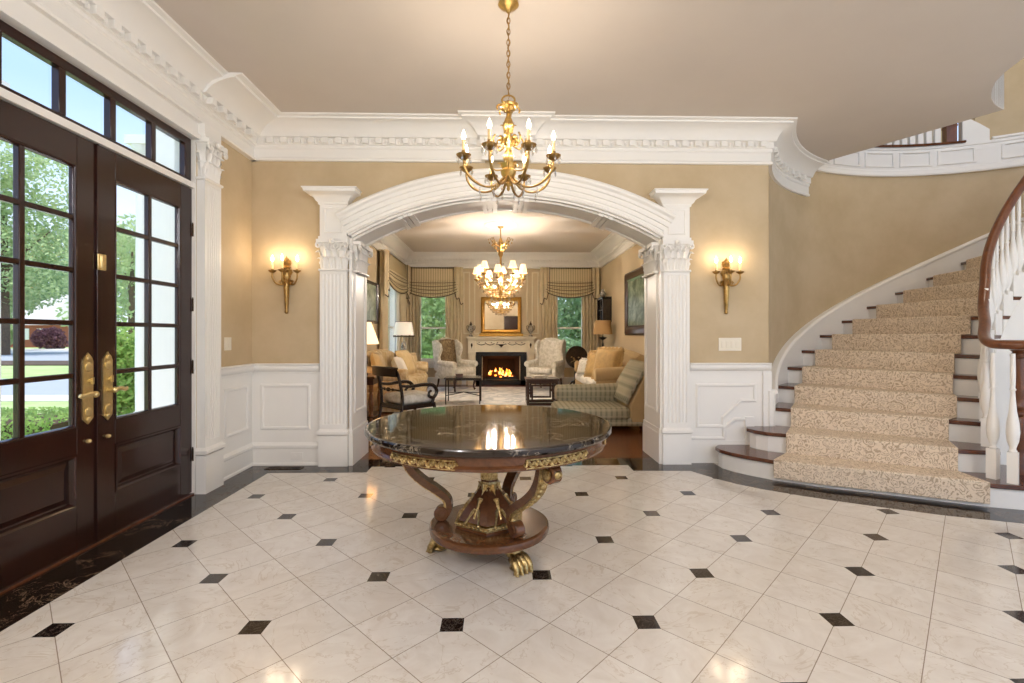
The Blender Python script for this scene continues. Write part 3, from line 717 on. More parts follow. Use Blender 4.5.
# handrail, newel, balusters
NWX, NWY = 4.10, 3.72
RB = .85
def railz(a): return RS*kat(a-3)+.87
rp = [(*cyl(a, RB), railz(a)) for a in range(-20, 136, 5)][::-1]
vol = [(4.17,4.07,1.53),(4.01,3.90,1.38),(3.87,3.77,1.27),(3.79,3.64,1.215),(3.82,3.52,1.205),(3.92,3.43,1.205),(4.05,3.395,1.205),(4.20,3.42,1.205),(4.31,3.52,1.205),(4.35,3.66,1.205),(4.32,3.80,1.205),(4.22,3.88,1.205),(4.10,3.88,1.205),(4.02,3.82,1.205),(4.0,3.74,1.205),(4.04,3.68,1.205),(4.1,3.68,1.205)]
path = spline(vol[::-1]+rp, 4)
hm = MB().tube([Vector(p) for p in path], .036, 12, flat=(1.05, .95))
hm.lathe([(0, -.03), (.075, -.03), (.085, -.01), (.075, .02), (.04, .032), (0, .034)], (NWX, NWY, 1.205), 20)
spart('handrail', hm, 'rail_wood', smooth=60)
nw = MB().lathe([(.0, .0), (.05, 0), (.05, .05), (.038, .07), (.044, .1), (.03, .13), (.036, .20), (.046, .28), (.05, .36), (.046, .42), (.034, .45), (.052, .465), (.052, .49), (.034, .505), (.046, .52), (.048, .54), (.034, .56), (.044, .6), (.042, .75), (.035, .88), (.032, .91), (.05, .925), (.05, .945), (.036, .96), (.058, .98), (0, .98)], (NWX, NWY, RS), 20)
spart('newel_post', nw, 'rail_wood', smooth=50)
def baluster(h, bh=.2):
    b = MB().box(-.03, -.03, 0, .03, .03, bh)
    H = h-bh; pr = [(.018, 0), (.026, .012), (.018, .03), (.020, .05), (.033, .11), (.040, .2), (.036, .29), (.022, .42), (.015, .55), (.013, .62), (.021, .635), (.013, .65), (.015, .68), (.016, .8), (.014, 1.0)]
    return b.lathe([(r, bh+z*H) for r, z in pr], n=10)
def mesh_of(mb, mat, smooth=40):
    o = obj('tmp', mb, mat, smooth=smooth); me = o.data; bpy.data.objects.remove(o); return me
bm1 = mesh_of(baluster(.86), 'white'); bm2 = mesh_of(baluster(.96, .23), 'white')
def put_bal(x, y, z, me, rz=0):
    o = bpy.data.objects.new('baluster', me); COL.objects.link(o); o.parent = st; o.location = (x-3.4, y-4.2, z); o.rotation_euler.z = rz
for k in range(4, 17):
    for fr_, me in ((.22, bm1), (.70, bm2)):
        a = ang(k+fr_)+lead(k)*.8; x, y = cyl(a, RB); put_bal(x, y, k*RS, me, R(a))
for x, y, k, me, rz in ((3.985, 3.865, 2, bm2, .7), (4.11, 4.0, 3, bm1, .7), (4.19, 4.09, 3, bm2, .7)): put_bal(x, y, k*RS, me, rz)
for x, y in ((3.765, 3.60), (3.785, 3.475), (3.915, 3.425), (4.08, 3.40), (4.26, 3.48), (4.33, 3.61), (4.31, 3.76)): put_bal(x, y, RS, bm2, atan2(y-NWY, x-NWX))

# panelled band of the upper landing on the round wall
BA0, BA1 = 118, 25
def ring(mb, a0, a1, prof, n=None):
    n = n or max(2, int(abs(a1-a0)/2)); return mb.sweep([cyl(a1+(a0-a1)*i/n) for i in range(n+1)], prof)
ub = MB(); ring(ub, BA0, BA1, [(0, 3.33), (.035, 3.33), (.04, 3.35), (.03, 3.37), (.03, 3.40), (.018, 3.42), (.018, 3.66), (.03, 3.67), (.03, 3.70), (0, 3.70)])
ub2 = MB(); ring(ub2, 62.5, BA1, [(0, 3.66), (.02, 3.665), (.024, 3.70), (.045, 3.71), (.045, 3.735), (0, 3.735)])
panels = [(117, 108), (106.5, 97), (95.5, 86.5), (85, 76.5), (75, 66), (60.5, 51), (49.5, 40)]
for a0, a1 in panels:
    for d0, d1, z0, z1 in ((a0, a1, 3.45, 3.462), (a0, a1, 3.622, 3.634), (a0, a0-.6, 3.45, 3.634), (a1+.6, a1, 3.45, 3.634)):
        ring(ub, d0, d1, [(0, z0-.004), (.036, z0), (.036, z1), (0, z1+.004)], 3 if d0-d1 > 2 else 2)
tb = struct('trim_21', ub, 'white', 'white panelled band of the upper landing on the round wall', 'landing fascia', smooth=30)
obj('chair_rail', ub2, 'white', tb, smooth=30)
ew = [cyl(a, RW-.02) for a in (69, 67, 65, 63)]; eq = [cyl(a, RW+.08) for a in (69, 67, 65, 63)]
em = MB(); tops = [4.02, 3.99, 3.92, 3.84]
rows = [[(p[0],p[1],3.6), (p[0],p[1],t), (q[0],q[1],t), (q[0],q[1],3.6)] for p, q, t in zip(ew, eq, tops)]
em.quadgrid(rows, True).add(rows[0], [(0,1,2,3)]).add(rows[-1], [(3,2,1,0)])
obj('end_panel', em, 'white', tb, smooth=20)
ra = thing('balustrade', 'white balusters and dark newel of the upper landing seen past the ceiling edge', 'balustrade', (*cyl(80, RW+.04), 3.70))
ox, oy = cyl(80, RW+.04); OO = Matrix.Translation((-ox, -oy, -3.70))
nz = MB(); ring(nz, 112, 68.5, [(-.10, 3.702), (.05, 3.702), (.06, 3.715), (.05, 3.73), (-.10, 3.73)])
obj('nosing', nz.xf(OO), 'tread_wood', ra, smooth=30)
bb = mesh_of(baluster(.85, .2), 'white')
for i in range(14):
    a = 74.6+i*2.15; x, y = cyl(a, RW+.03); o = bpy.data.objects.new('baluster', bb); COL.objects.link(o); o.parent = ra; o.location = (x-ox, y-oy, .03); o.rotation_euler.z = R(a)
x, y = cyl(71.5, RW+.03)
obj('newel_post', MB().box(-.055, -.055, 0, .055, .055, .28).lathe([(.04, .28), (.05, .30), (.035, .33), (.05, .5), (.05, .8), (.06, .9), (.0, .95)], n=12).box(-.062, -.062, .20, .062, .062, .22).xf(T(x-ox, y-oy, .03, rz=R(71.5))), 'rail_wood', ra, bevel=.004)
obj('handrail', MB().tube([(*cyl(a, RW+.03), 4.62) for a in range(71, 106, 3)], .035, 8).xf(OO), 'rail_wood', ra, smooth=60)

# ------------------------------------------------------------------ centre table
tb = thing('center_table', 'round dark marble topped table on three gilded scroll legs in the foyer middle', 'table', (-.07, 2.86, 0))
obj('tabletop', MB().lathe([(0, .727), (.695, .727), (.706, .731), (.711, .740), (.711, .757), (.708, .7635), (.702, .765), (.69, .765), (0, .765)], n=128), 'table_marble', tb, smooth=24)
obj('apron', MB().lathe([(.60, .655), (.655, .648), (.672, .655), (.676, .668), (.665, .68), (.668, .715), (.690, .7265), (0, .7265)], n=96).lathe([(0, .65), (.655, .648)], n=96), 'mahogany', tb, smooth=40)
for am in (-118, -58, 0, 62, 120, 180):
    b = MB()
    for i in range(15):
        a = R(am-15.5+31*i/14); rr = .672
        for s in (-1, 1):
            pts = [(rr*cos(a+s*.006*j)*1.0, rr*sin(a+s*.006*j), .683+.011*s*sin(j*.8)+.0*j) for j in range(5)]
            b.tube(pts, .0048, 5)
        b.ball((rr*cos(a), rr*sin(a), .681+.012*((-1)**i)), (.011, .011, .009), 4, 8).ball((rr*cos(a), rr*sin(a), .683), (.008, .008, .006), 4, 8)
    for dz in (-.019, .02): b.tube([(.672*cos(R(am-16+32*i/20)), .672*sin(R(am-16+32*i/20)), .683+dz) for i in range(21)], .004, 5)
    obj('gilt_mount', b, 'gilt', tb, smooth=60)
hexv = lambda r, z: [(1.06*r*cos(R(-93+60*i)), 1.06*r*sin(R(-93+60*i)), z) for i in range(6)]
ped = MB().quadgrid([hexv(.20, .168), hexv(.20, .185), hexv(.195, .19)], True)
ped.quadgrid([hexv(.185, .215), hexv(.15, .27), hexv(.10, .33), hexv(.062, .38), hexv(.056, .395)], True)
ped.quadgrid([hexv(.05, .395), hexv(.05, .65)], True)
obj('pedestal', ped, 'mahogany', tb, smooth=20)
gb = MB().quadgrid([hexv(.197, .186), hexv(.203, .19), hexv(.200, .212), hexv(.186, .217), hexv(.18, .217)], True)
for i in range(6):
    p, q = Vector(hexv(.202, .2)[i]), Vector(hexv(.202, .2)[(i+1) % 6])
    for j in range(9): gb.ball(p+(q-p)*(j+.5)/9, (.009, .009, .008), 4, 8)
obj('gilt_band', gb, 'gilt', tb, smooth=50)
gs = MB()
for i in range(6):   # leafy mounts on the concave faces and the stem
    am = R(-63+60*i); rot = T(rz=am+pi/2)
    for (yo, z0, hgt, wd, tilt) in ((-.154, .235, .15, .10, -.62), (-.070, .345, .08, .065, -.35)): gs.merge(leaf(wd, hgt, .01), rot @ T(0, yo, z0) @ Matrix.Rotation(tilt, 4, 'X'))
    for s in (-1, 1):
        pth = [(s*(.012+.035*t), -.128-.05*t, .285-.075*t) for t in (0, .25, .5, .75, 1)]; gs.merge(MB().tube(pth, [.008, .01, .007, .006, .009], 6).ball(pth[-1], .011, 4, 8), rot)
obj('gilt_leaves', gs, 'gilt', tb, smooth=50)
sm = MB().quadgrid([hexv(.0515, .43), hexv(.0535, .435), hexv(.0535, .64), hexv(.0515, .65)], True).quadgrid([hexv(.054, .40), hexv(.058, .41), hexv(.054, .42)], True).quadgrid([hexv(.052, .46), hexv(.055, .48), hexv(.055, .62), hexv(.06, .64), hexv(.06, .65)], True)
for i in range(6):
    for zz in (.50, .54, .58): sm.ball((.05*cos(R(-63+60*i)), .05*sin(R(-63+60*i)), zz), (.013, .013, .018), 4, 8)
obj('stem_collar', sm, 'gilt', tb, smooth=40)
obj('platform', MB().lathe([(0, .128), (.338, .128), (.350, .134), (.354, .152), (.350, .170), (.340, .176), (.33, .176), (0, .176)], n=64), 'mahogany', tb, smooth=40)
def strip(pts, w, th, m):   # ribbon in the (r, z) plane, width w tangential
    pts = [Vector((p[0], p[1])) for p in pts]; rows = []
    for i, p in enumerate(pts):
        a, b = pts[max(0, i-1)], pts[min(len(pts)-1, i+1)]; t = (b-a).normalized(); n = Vector((-t.y, t.x))
        ww = w[i] if hasattr(w, '__len__') else w; hh = th[i] if hasattr(th, '__len__') else th
        q = [p+n*hh/2, p-n*hh/2]
        rows.append([(q[0].x, -ww/2, q[0].y), (q[0].x, ww/2, q[0].y), (q[1].x, ww/2, q[1].y), (q[1].x, -ww/2, q[1].y)])
    b = MB().quadgrid(rows, True).add(rows[0], [(0, 1, 2, 3)]).add(rows[-1], [(3, 2, 1, 0)])
    return b.xf(m)
for ai in (-57, 63, 177):
    m = T(rz=R(ai))
    mid = spline([(.250, .215), (.237, .255), (.25, .31), (.31, .36), (.395, .415), (.465, .48), (.50, .55), (.515, .62), (.535, .655)], 5)
    vb = [(.268+.036*cos(t)*(1-.0*t), .206+.036*sin(t)) for t in [pi+.1*i*0 for i in range(1)]]
    n_ = len(mid)
    lb = strip(mid, [.05+.016*sin(pi*i/n_) for i in range(n_)], [.026+.016*sin(pi*i/n_) for i in range(n_)], m)
    for c, r in (((.284, .222), .044), ((.588, .598), .05)):
        lb.merge(MB().lathe([(0, -.032), (r*.5, -.034), (r*.62, -.03), (r*.9, -.03), (r, -.024), (r, .024), (r*.9, .03), (r*.62, .03), (r*.5, .034), (0, .032)], n=20), m @ T(c[0], 0, c[1], rx=pi/2))
    lb.merge(strip(spline([(.515, .60), (.535, .64), (.575, .646), (.60, .635)], 4), .05, .022, Matrix.Identity(4)), m)
    lg = obj('leg', lb, 'mahogany', tb, smooth=35)
    gl = MB(); inner = mid[6:]
    for j in range(0, len(inner)-2, 2):
        a, b = inner[j], inner[j+1]; t = (b-a).normalized(); nn = Vector((t.y, -t.x)); c = a+nn*.021
        gl.merge(MB().ball((c.x, 0, c.y), (.017, .022+.006*(j % 4 == 0), .017), 4, 8).ball((c.x+t.x*.012, .012, c.y+t.y*.012), .009, 4, 8).ball((c.x+t.x*.012, -.012, c.y+t.y*.012), .009, 4, 8), m)
    gl.merge(strip([p+Vector((((mid[min(i+1, n_-1)]-mid[i-1]).normalized().y)*.021, -((mid[min(i+1, n_-1)]-mid[i-1]).normalized().x)*.021)) for i, p in list(enumerate(mid))[6:-1]], .062, .010, Matrix.Identity(4)), m)
    gl.merge(MB().ball((.588, .036, .598), (.034, .012, .034)).ball((.588, -.036, .598), (.034, .012, .034)).ball((.635, 0, .6), (.014, .026, .022)), m)
    obj('gilt_mount', gl, 'gilt', lg, smooth=60)
    mp_ = m @ Matrix.Translation((-.038, 0, 0))
    pw = MB()
    pw.merge(MB().ball((.29, 0, .098), (.05, .052, .05)).ball((.325, 0, .06), (.05, .05, .04)), mp_)
    for s in (-1.5, -.5, .5, 1.5):
        y = s*.026; pw.merge(MB().tube(spline([(.315, y*.7, .085), (.35, y, .07), (.378, y*1.12, .045), (.388, y*1.15, .018)], 3), [.014, .016, .018, .019, .0195, .019, .0185, .018, .017, .015], 8).ball((.385, y*1.15, .018), (.02, .0155, .018)).tube([(.395, y*1.15, .022), (.408, y*1.15, .006)], [.007, .002], 6), mp_)
    pw.merge(MB().ball((.335, 0, .02), (.05, .048, .02)), mp_)
    obj('paw_foot', pw, 'gilt', tb, smooth=60)

# ------------------------------------------------------------------ chandeliers and sconces
def flame(c, s=1): return MB().lathe([(0, 0), (.008*s, .003*s), (.014*s, .018*s), (.012*s, .034*s), (.005*s, .052*s), (0, .062*s)], c, 8)
def prism_drop(c, s=1): return MB().lathe([(0, 0), (.006*s, -.006*s), (.002*s, -.012*s), (.011*s, -.03*s), (.008*s, -.046*s), (0, -.06*s)], c, 6)
ch = thing('chandelier', 'brass chandelier with eight lit candles hanging from a chain over the round table', 'chandelier', (.045, 3.01, 2.18))
def chz(z): return z-2.18
cn = MB().lathe([(0, chz(3.362)), (.062, chz(3.36)), (.066, chz(3.345)), (.045, chz(3.325)), (.018, chz(3.31)), (.01, chz(3.295)), (0, chz(3.29))], n=16)
obj('ceiling_canopy', cn, 'brass', ch)
chn = MB(); z = 3.30; i = 0
while z > 2.80:
    pts = [((.010*cos(t)) if i % 2 else 0, 0 if i % 2 else .010*cos(t), chz(z-.02)+.022*sin(t)) for t in [2*pi*j/10 for j in range(10)]]
    chn.tube(pts, .0032, 6, True); z -= .034; i += 1
chn.tube([(.006*sin(zz*40), .006*cos(zz*40), chz(2.76+.54*zz)) for zz in [j/40 for j in range(41)]], .0022, 5)
obj('chain', chn, 'antique', ch)
sp = MB().tube([(.04*cos(t), 0, chz(2.75)+.03*sin(t)) for t in [2*pi*j/16 for j in range(16)]], .006, 6, True)
sp.lathe([(0, .02), (.012, .03), (.02, .045), (.01, .06), (.025, .075), (.045, .10), (.05, .125), (.03, .145), (.016, .16), (.03, .19), (.036, .22), (.02, .25), (.016, .27), (.035, .295), (.045, .32), (.022, .345), (.014, .37), (.03, .395), (.034, .42), (.014, .47), (.011, .52), (.05, .525), (.055, .535), (.014, .545), (.01, .56), (0, .56)], n=14)
sp.lathe([(0, .0), (.009, .006), (.012, .02), (.006, .03)], n=10)
for i in range(8):
    a = i*pi/4; sp.merge(leaf(.035, .06, .02), T(.03*cos(a), .03*sin(a), .50, rz=a+pi/2))
    sp.merge(leaf(.03, .07, .02), T(.02*cos(a), .02*sin(a), .36, rz=a+pi/2))
for i in range(6):
    a = i*pi/3+.3
    sp.tube(spline([(.012*cos(a), .012*sin(a), .50), (.05*cos(a), .05*sin(a), .535), (.075*cos(a), .075*sin(a), .52), (.07*cos(a), .07*sin(a), .50)], 3), .006, 6)
    sp.tube(spline([(.02*cos(a), .02*sin(a), .30), (.07*cos(a), .07*sin(a), .27), (.10*cos(a), .10*sin(a), .31), (.085*cos(a), .085*sin(a), .345)], 3), .006, 6)
    sp.merge(leaf(.045, .09, .03), T(.03*cos(a), .03*sin(a), .10, rz=a+pi/2)); sp.ball((.05*cos(a), .05*sin(a), .325), (.016, .016, .022), 4, 8)
obj('center_stem', sp, 'brass', ch, smooth=50)
for i in range(4):   # upright finials between the arms
    a = i*pi/2; b = MB().tube(spline([(.02, 0, .14), (.08, 0, .13), (.115, 0, .17), (.11, 0, .22)], 4), .005, 6).lathe([(0, .21), (.012, .225), (.006, .24), (.014, .26), (.005, .29), (.009, .31), (0, .34)], (.11, 0, 0), 8).xf(T(rz=a))
    obj('finial', b, 'brass', ch, smooth=60)
for i in range(8):
    a = R(22.5+45*i); zc = .17 if i % 2 else .175
    arm = MB().tube(spline([(.02, 0, .10), (.05, 0, .06), (.10, 0, .02), (.17, 0, .012), (.24, 0, .045), (.285, 0, .10), (.293, 0, .155)], 5), [.006+.003*abs(sin(j*.22)) for j in range(31)], 7)
    arm.lathe([(0, .15), (.012, .152), (.03, .165), (.043, .178), (.046, .184), (.03, .18), (0, .178)], (.293, 0, 0), 12)
    arm.lathe([(.011, .178), (.014, .19), (.014, .205), (.011, .21)], (.293, 0, 0), 8).xf(T(rz=a))
    ao = obj('arm', arm, 'antique', ch, smooth=60)
    obj('candle', MB().lathe([(.0, .20), (.0105, .20), (.0105, .272), (0, .274)], (.293*cos(a), .293*sin(a), 0), 10), 'candle', ao)
    obj('bulb', flame((.293*cos(a), .293*sin(a), .274)), 'bulb', ao, smooth=60)
    light('bulb_light', (.293*cos(a), .293*sin(a), .345), 2.0, 'ffeedb', .012, ao)
    for c, k_ in [((.293+.042*cos(q*pi/3), .042*sin(q*pi/3), .176), .75) for q in range(6)]+[((.19, 0, .005), .8), ((.10, 0, .015), .8)]:
        obj('crystal_drop', prism_drop(c, k_).xf(T(rz=a)), 'crystal', ao, smooth=0)

def sconce(x, name, label):
    s = thing(name, label, 'wall sconce', (x, YB, 1.795), group='wall sconces beside the arch')
    bp = MB().lathe([(0, -.31), (.012, -.305), (.018, -.29), (.012, -.27), (.016, -.25), (.028, -.03), (.024, 0), (.03, .03), (.04, .06), (.028, .10), (.03, .13), (.045, .145), (.03, .16), (.04, .19), (.022, .215), (.012, .235), (0, .26)], n=12).fn(lambda p: Vector((p.x, min(p.y, .02)*1.0-.025 if p.y < .025 else -.003, p.z)))
    for zz, w_ in ((.08, .07), (-.02, .05), (.17, .05)):
        bp.merge(leaf(w_, .08, .02), T(0, -.045, zz)); bp.merge(leaf(w_, .07, .02), T(.022, -.04, zz-.01, rz=.7)); bp.merge(leaf(w_, .07, .02), T(-.022, -.04, zz-.01, rz=-.7))
    for k_ in range(8): bp.tube([(.02-.005*k_, -.045+.0*k_, -.04), (.008-.002*k_, -.03, -.28)], .004, 5) if k_ < 9 else None
    obj('backplate', bp, 'antique', s, smooth=50)
    for a, rr in ((R(-90-62), .135), (R(-90), .12), (R(-90+62), .135)):
        m = T(rz=a)
        arm = MB().tube(spline([(.02, 0, .03), (.05, 0, -.02), (.10, 0, -.015), (rr, 0, .04), (rr, 0, .085)], 5), .0085, 8)
        arm.tube([(.055+.022*cos(t)*(1-t/14), 0, .0+.022*sin(t)*(1-t/14)) for t in [j*.45 for j in range(18)]], .006, 6)
        arm.lathe([(0, .08), (.02, .09), (.036, .105), (.038, .112), (.014, .108), (.013, .125), (0, .125)], (rr, 0, 0), 10).xf(m)
        ao = obj('arm', arm, 'antique', s, smooth=60)
        c = m @ Vector((rr, 0, 0))
        obj('candle', MB().lathe([(0, .122), (.012, .122), (.012, .195), (0, .197)], c, 10), 'candle', ao)
        obj('bulb', flame(c+Vector((0, 0, .197)), 1.1), 'bulb', ao, smooth=60)
        light('sconce_light', c+Vector((0, -.03, .24)), .75, 'ffe2bc', .03, s)
    return s
sconce(-2.10, 'wall_sconce', 'gilt three candle wall sconce left of the arch')
sconce(2.248, 'wall_sconce', 'gilt three candle wall sconce right of the arch near the stair')
# plates on the walls
sw = thing('light_switch', 'ivory four gang light switch plate under the right sconce', 'light switch', (2.295, YB, 1.185))
obj('plate', MB().box(-.115, -.007, -.065, .115, 0, .065), 'plate', sw, bevel=.003)
for i in range(4): obj('toggle', MB().box(-.09+i*.0485, -.0115, -.034, -.057+i*.0485, -.006, .034), 'plate', sw, bevel=.002)
sw = thing('light_switch', 'ivory switch plate beside the front door pilaster', 'light switch', (WX, 4.36, 1.20), rz=pi/2)
obj('plate', MB().box(-.055, -.007, -.058, .055, 0, .058), 'plate', sw, bevel=.003)
for i in range(2): obj('toggle', MB().box(-.04+i*.046, -.0115, -.03, -.006+i*.046, -.006, .03), 'plate', sw, bevel=.002)
ol = thing('wall_outlet', 'white outlet plate in the baseboard under the left panel', 'outlet', (-2.0, YB-.0205, .095))
obj('plate', MB().box(-.057, -.006, -.034, .057, 0, .034), 'white', ol, bevel=.003)
for x in (-.022, .022): obj('socket', MB().lathe([(0, 0), (.015, 0), (.015, .003), (0, .003)], n=12).xf(T(x, -.006, 0, rx=pi/2)), 'white', ol)
vt = thing('floor_vent', 'dark slotted floor vent in the black border below the left panel', 'vent', (-2.08, 4.66, .0012))
vm = MB().box(-.17, -.045, 0, .17, -.035, .005).box(-.17, .035, 0, .17, .045, .005).box(-.17, -.045, 0, -.155, .045, .005).box(.155, -.045, 0, .17, .045, .005)
for i in range(22): vm.box(-.15+i*.014, -.036, 0, -.1445+i*.014, .036, .004)
obj('grille', vm, 'bronze', vt, smooth=0)

# ------------------------------------------------------------------ living room shell
LX0, LX1, LY = -2.50, 2.55, 12.4
WZ0, WZ1 = .56, 2.75
WL, WRr = (-2.12, -1.34), (1.37, 2.14)
FBX = (-.48, .47, .12, .74)
struct('wall_living_back', wall_with_hole('x', LY, .16, -2.66, 2.71, [(*WL, WZ0, WZ1), (FBX[0], FBX[1], 0, FBX[3]), (*WRr, WZ0, WZ1)]), 'tan_living', 'pale tan living room wall behind the fireplace', 'wall', smooth=0)
struct('wall_living_left', wall_with_hole('y', LX0, -.16, 5.25, LY+.16, [(10.35, 11.45, WZ0, WZ1)]), 'tan_living', 'pale tan left wall of the living room', 'wall', smooth=0)
struct('wall_living_right', wall_with_hole('y', LX1, .16, 5.25, LY+.16, []), 'tan_living', 'pale tan right wall of the living room', 'wall', smooth=0)
struct('ceiling.001', MB().box(-2.7, 5.25, CEIL, 2.75, LY+.2, CEIL+.12), 'cream', 'cream living room ceiling', 'ceiling', smooth=0)
lc = struct('trim_22', MB().sweep([(LX1, 5.26), (LX1, LY), (LX0, LY), (LX0, 5.26)], crown_scaled(1.25)), 'white', 'white cornice around the living room ceiling', 'crown moulding', smooth=30)
dm = MB(); dentils(dm, [(LX1-.1, LY), (LX0+.1, LY)], d=.06, dd=.07, w=.06, step=.15); dentils(dm, [(LX1, 6), (LX1, LY-.2)], d=.06); dentils(dm, [(LX0, LY-.2), (LX0, 6)], d=.06)
obj('dentils', dm, 'white', lc, smooth=30)
struct('baseboard_living', MB().sweep([(LX1, 5.26), (LX1, LY), (.90, LY)], [(0, 0), (.02, 0), (.02, .17), (.01, .19), (0, .19)]).sweep([(-.90, LY), (LX0, LY), (LX0, 5.26)], [(0, 0), (.02, 0), (.02, .17), (.01, .19), (0, .19)]), 'white', 'white living room baseboard', 'baseboard', smooth=0)
struct('trim_23', MB().lathe([(0, 3.362), (.31, 3.362), (.31, 3.35), (.28, 3.338), (.25, 3.347), (.2, 3.34), (.17, 3.33), (.12, 3.34), (.08, 3.325), (0, 3.325)], (-.01, 9.1, 0), 40), 'white', 'round white ceiling medallion above the crystal chandelier', 'ceiling medallion', smooth=40)
def sash_window(name, w, label, loc, rz):
    r = struct_empty(name, loc, label, 'window'); r.rotation_euler.z = rz
    h = WZ1-WZ0; f = MB()
    f.box(-w/2, 0, 0, -w/2+.05, .12, h).box(w/2-.05, 0, 0, w/2, .12, h).box(-w/2, 0, h-.05, w/2, .12, h).box(-w/2, .0, 0, w/2, .12, .06)
    f.box(-w/2+.05, .04, .87, w/2-.05, .09, .92).box(-w/2+.05, .04, .06, w/2-.05, .08, .11)
    f.box(-w/2-.08, -.02, 0, -w/2, 0, h+.08).box(w/2, -.02, 0, w/2+.08, 0, h+.08).box(-w/2-.1, -.05, -.04, w/2+.1, 0, 0).box(-w/2-.08, -.018, -.13, w/2+.08, 0, -.04)
    obj('window_frame', f, 'white', r, bevel=.003)
    obj('glass_panes', MB().box(-w/2+.05, .06, .06, w/2-.05, .063, h-.05), 'glass', r, smooth=0)
sash_window('window_2', .78, 'white sash window left of the fireplace', (-1.73, LY, WZ0), 0)
sash_window('window_3', .77, 'white sash window right of the fireplace', (1.755, LY, WZ0), 0)
sash_window('window_4', 1.1, 'bright white sash window in the left living room wall', (LX0, 10.9, WZ0), pi/2)
# overmantel panel mouldings
om = MB()
mm = lambda u, v, w: (u, LY-w, v)
for x0, x1, z0, z1 in ((-.70, .69, 1.30, 2.9), (-.98, -.80, 1.30, 2.9), (.79, .97, 1.30, 2.9)):
    om.sweep([(x0, z0), (x1, z0), (x1, z1), (x0, z1)], FRAME, True, mm)
struct('trim_24', om, 'stone', 'cream panel mouldings on the wall above the fireplace', 'wall panelling', smooth=30)

# ------------------------------------------------------------------ living room furnishings
rg = tag(obj('area_rug', MB().box(-1.75, 7.3, .001, 1.75, 11.75, .012), 'rug', smooth=0), 'pale floral area rug before the fireplace', 'rug')
# fireplace
fp = thing('fireplace', 'cream fireplace mantel with black slate surround and lit fire', 'fireplace', (0, LY, 0))
mb_ = MB().box(-.88, -.30, 1.20, .88, 0, 1.235).box(-.855, -.27, 1.17, .855, 0, 1.20).box(-.84, -.25, 1.145, .84, 0, 1.17)
obj('mantel_shelf', mb_, 'stone', fp, bevel=.006)
obj('frieze', MB().box(-.80, -.19, .86, .80, 0, 1.145).box(-.66, -.205, .84, .65, 0, .87), 'stone', fp, bevel=.004)
for sx in (-1, 1):
    p = MB().box(sx*.66, -.22, 0, sx*.83, 0, .86).box(sx*.645, -.235, 0, sx*.845, 0, .14).box(sx*.65, -.24, .86, sx*.84, 0, 1.145).box(sx*.645, -.25, .80, sx*.845, 0, .86)
    for x in (.695, .735, .775): p.box(sx*(x-.008), -.228, .18, sx*(x+.008), -.21, .76)
    obj('pilaster', p, 'stone', fp, bevel=.003)
sl = MB().box(-.645, -.17, 0, FBX[0]-.02, 0, .86).box(FBX[1]+.02, -.17, 0, .645, 0, .86).box(FBX[0]-.02, -.17, FBX[3], FBX[1]+.02, 0, .86).box(-.645, -.17, 0, .645, 0, FBX[2])
obj('slate_surround', sl, 'slate', fp, bevel=.004)
x0, x1, zb, zt = FBX
fb = MB().quadgrid([[(x0, 0, zb), (x0, 0, zt), (x1, 0, zt), (x1, 0, zb)], [(x0+.12, .45, zb), (x0+.12, .45, zt-.1), (x1-.12, .45, zt-.1), (x1-.12, .45, zb)]], True).add([(x0+.12, .45, zb), (x0+.12, .45, zt-.1), (x1-.12, .45, zt-.1), (x1-.12, .45, zb)], [(0, 1, 2, 3)])
obj('firebox', fb, 'firebox', fp, smooth=0)
orn = MB().lathe([(0, -.04), (.02, -.035), (.015, -.02), (.05, .0), (.075, .03), (.08, .04), (.0, .04)], n=12).tube([(-.075, 0, .03), (-.11, 0, .05), (-.13, 0, .03)], .01).tube([(.075, 0, .03), (.11, 0, .05), (.13, 0, .03)], .01).xf(T(0, -.20, 1.0, sc=(1, .4, 1)))
for sx in (-1, 1):
    for q in range(2): orn.tube([(sx*(.17+q*.22+.22*t/8), -.195, 1.06-.04*sin(pi*t/8)) for t in range(9)], .008, 6)
    orn.ball((sx*.745, -.245, 1.02), (.025, .012, .05)).tube([(sx*.745, -.245, 1.06), (sx*.745, -.245, .94)], .008)
for q in range(8): orn.ball((-.56+.155*q, -.195, 1.085), (.016, .01, .012), 4, 8)
o = obj('bronze_ornament', orn, 'bronze', fp, smooth=50); o['label'] = 'dark bronze urn and swag ornament'
gt = MB()
for i in range(9): gt.box(-.38+i*.095-.008, .10, .14, -.38+i*.095+.008, .30, .155)
gt.box(-.40, .10, .12, .40, .115, .2).box(-.40, .28, .12, .40, .295, .17)
obj('grate', gt, 'black_iron', fp, smooth=0)
lg = thing('fire_logs', 'burning logs with orange flames in the firebox', 'fire', (0, LY+.2, .156))
for i, (x, y, z, a, l) in enumerate(((-.1, -.06, .045, .1, .6), (.08, .06, .045, -.15, .6), (0, 0, .12, .25, .5))):
    o = obj('log', MB().tube([(-l/2, 0, 0), (-l/4, .01, .005), (l/4, -.008, 0), (l/2, 0, 0)], [.042, .046, .044, .04], 10).xf(T(x, y, z, rz=a)), 'log', lg)
fm = MB()
for i in range(26):
    x = random.uniform(-.3, .3); h = (.20-.3*abs(x))*random.uniform(.55, 1.15); y = random.uniform(-.09, .07); b = random.uniform(.02, .04)
    fm.tube([(x, y, .07), (x+random.uniform(-.015, .015), y, .07+h*.35), (x+random.uniform(-.03, .03), y, .07+h*.7), (x+random.uniform(-.03, .03), y, .07+h)], [b*.8, b, b*.6, .003], 7)
for i in range(30): fm.ball((random.uniform(-.34, .34), random.uniform(-.12, .08), random.uniform(.03, .11)), (.04, .03, .024), 4, 8)
obj('flames', fm, 'fire', lg, smooth=60)
light('fire_light', (0, -.16, .2), 2, 'ff8a3c', .1, lg)
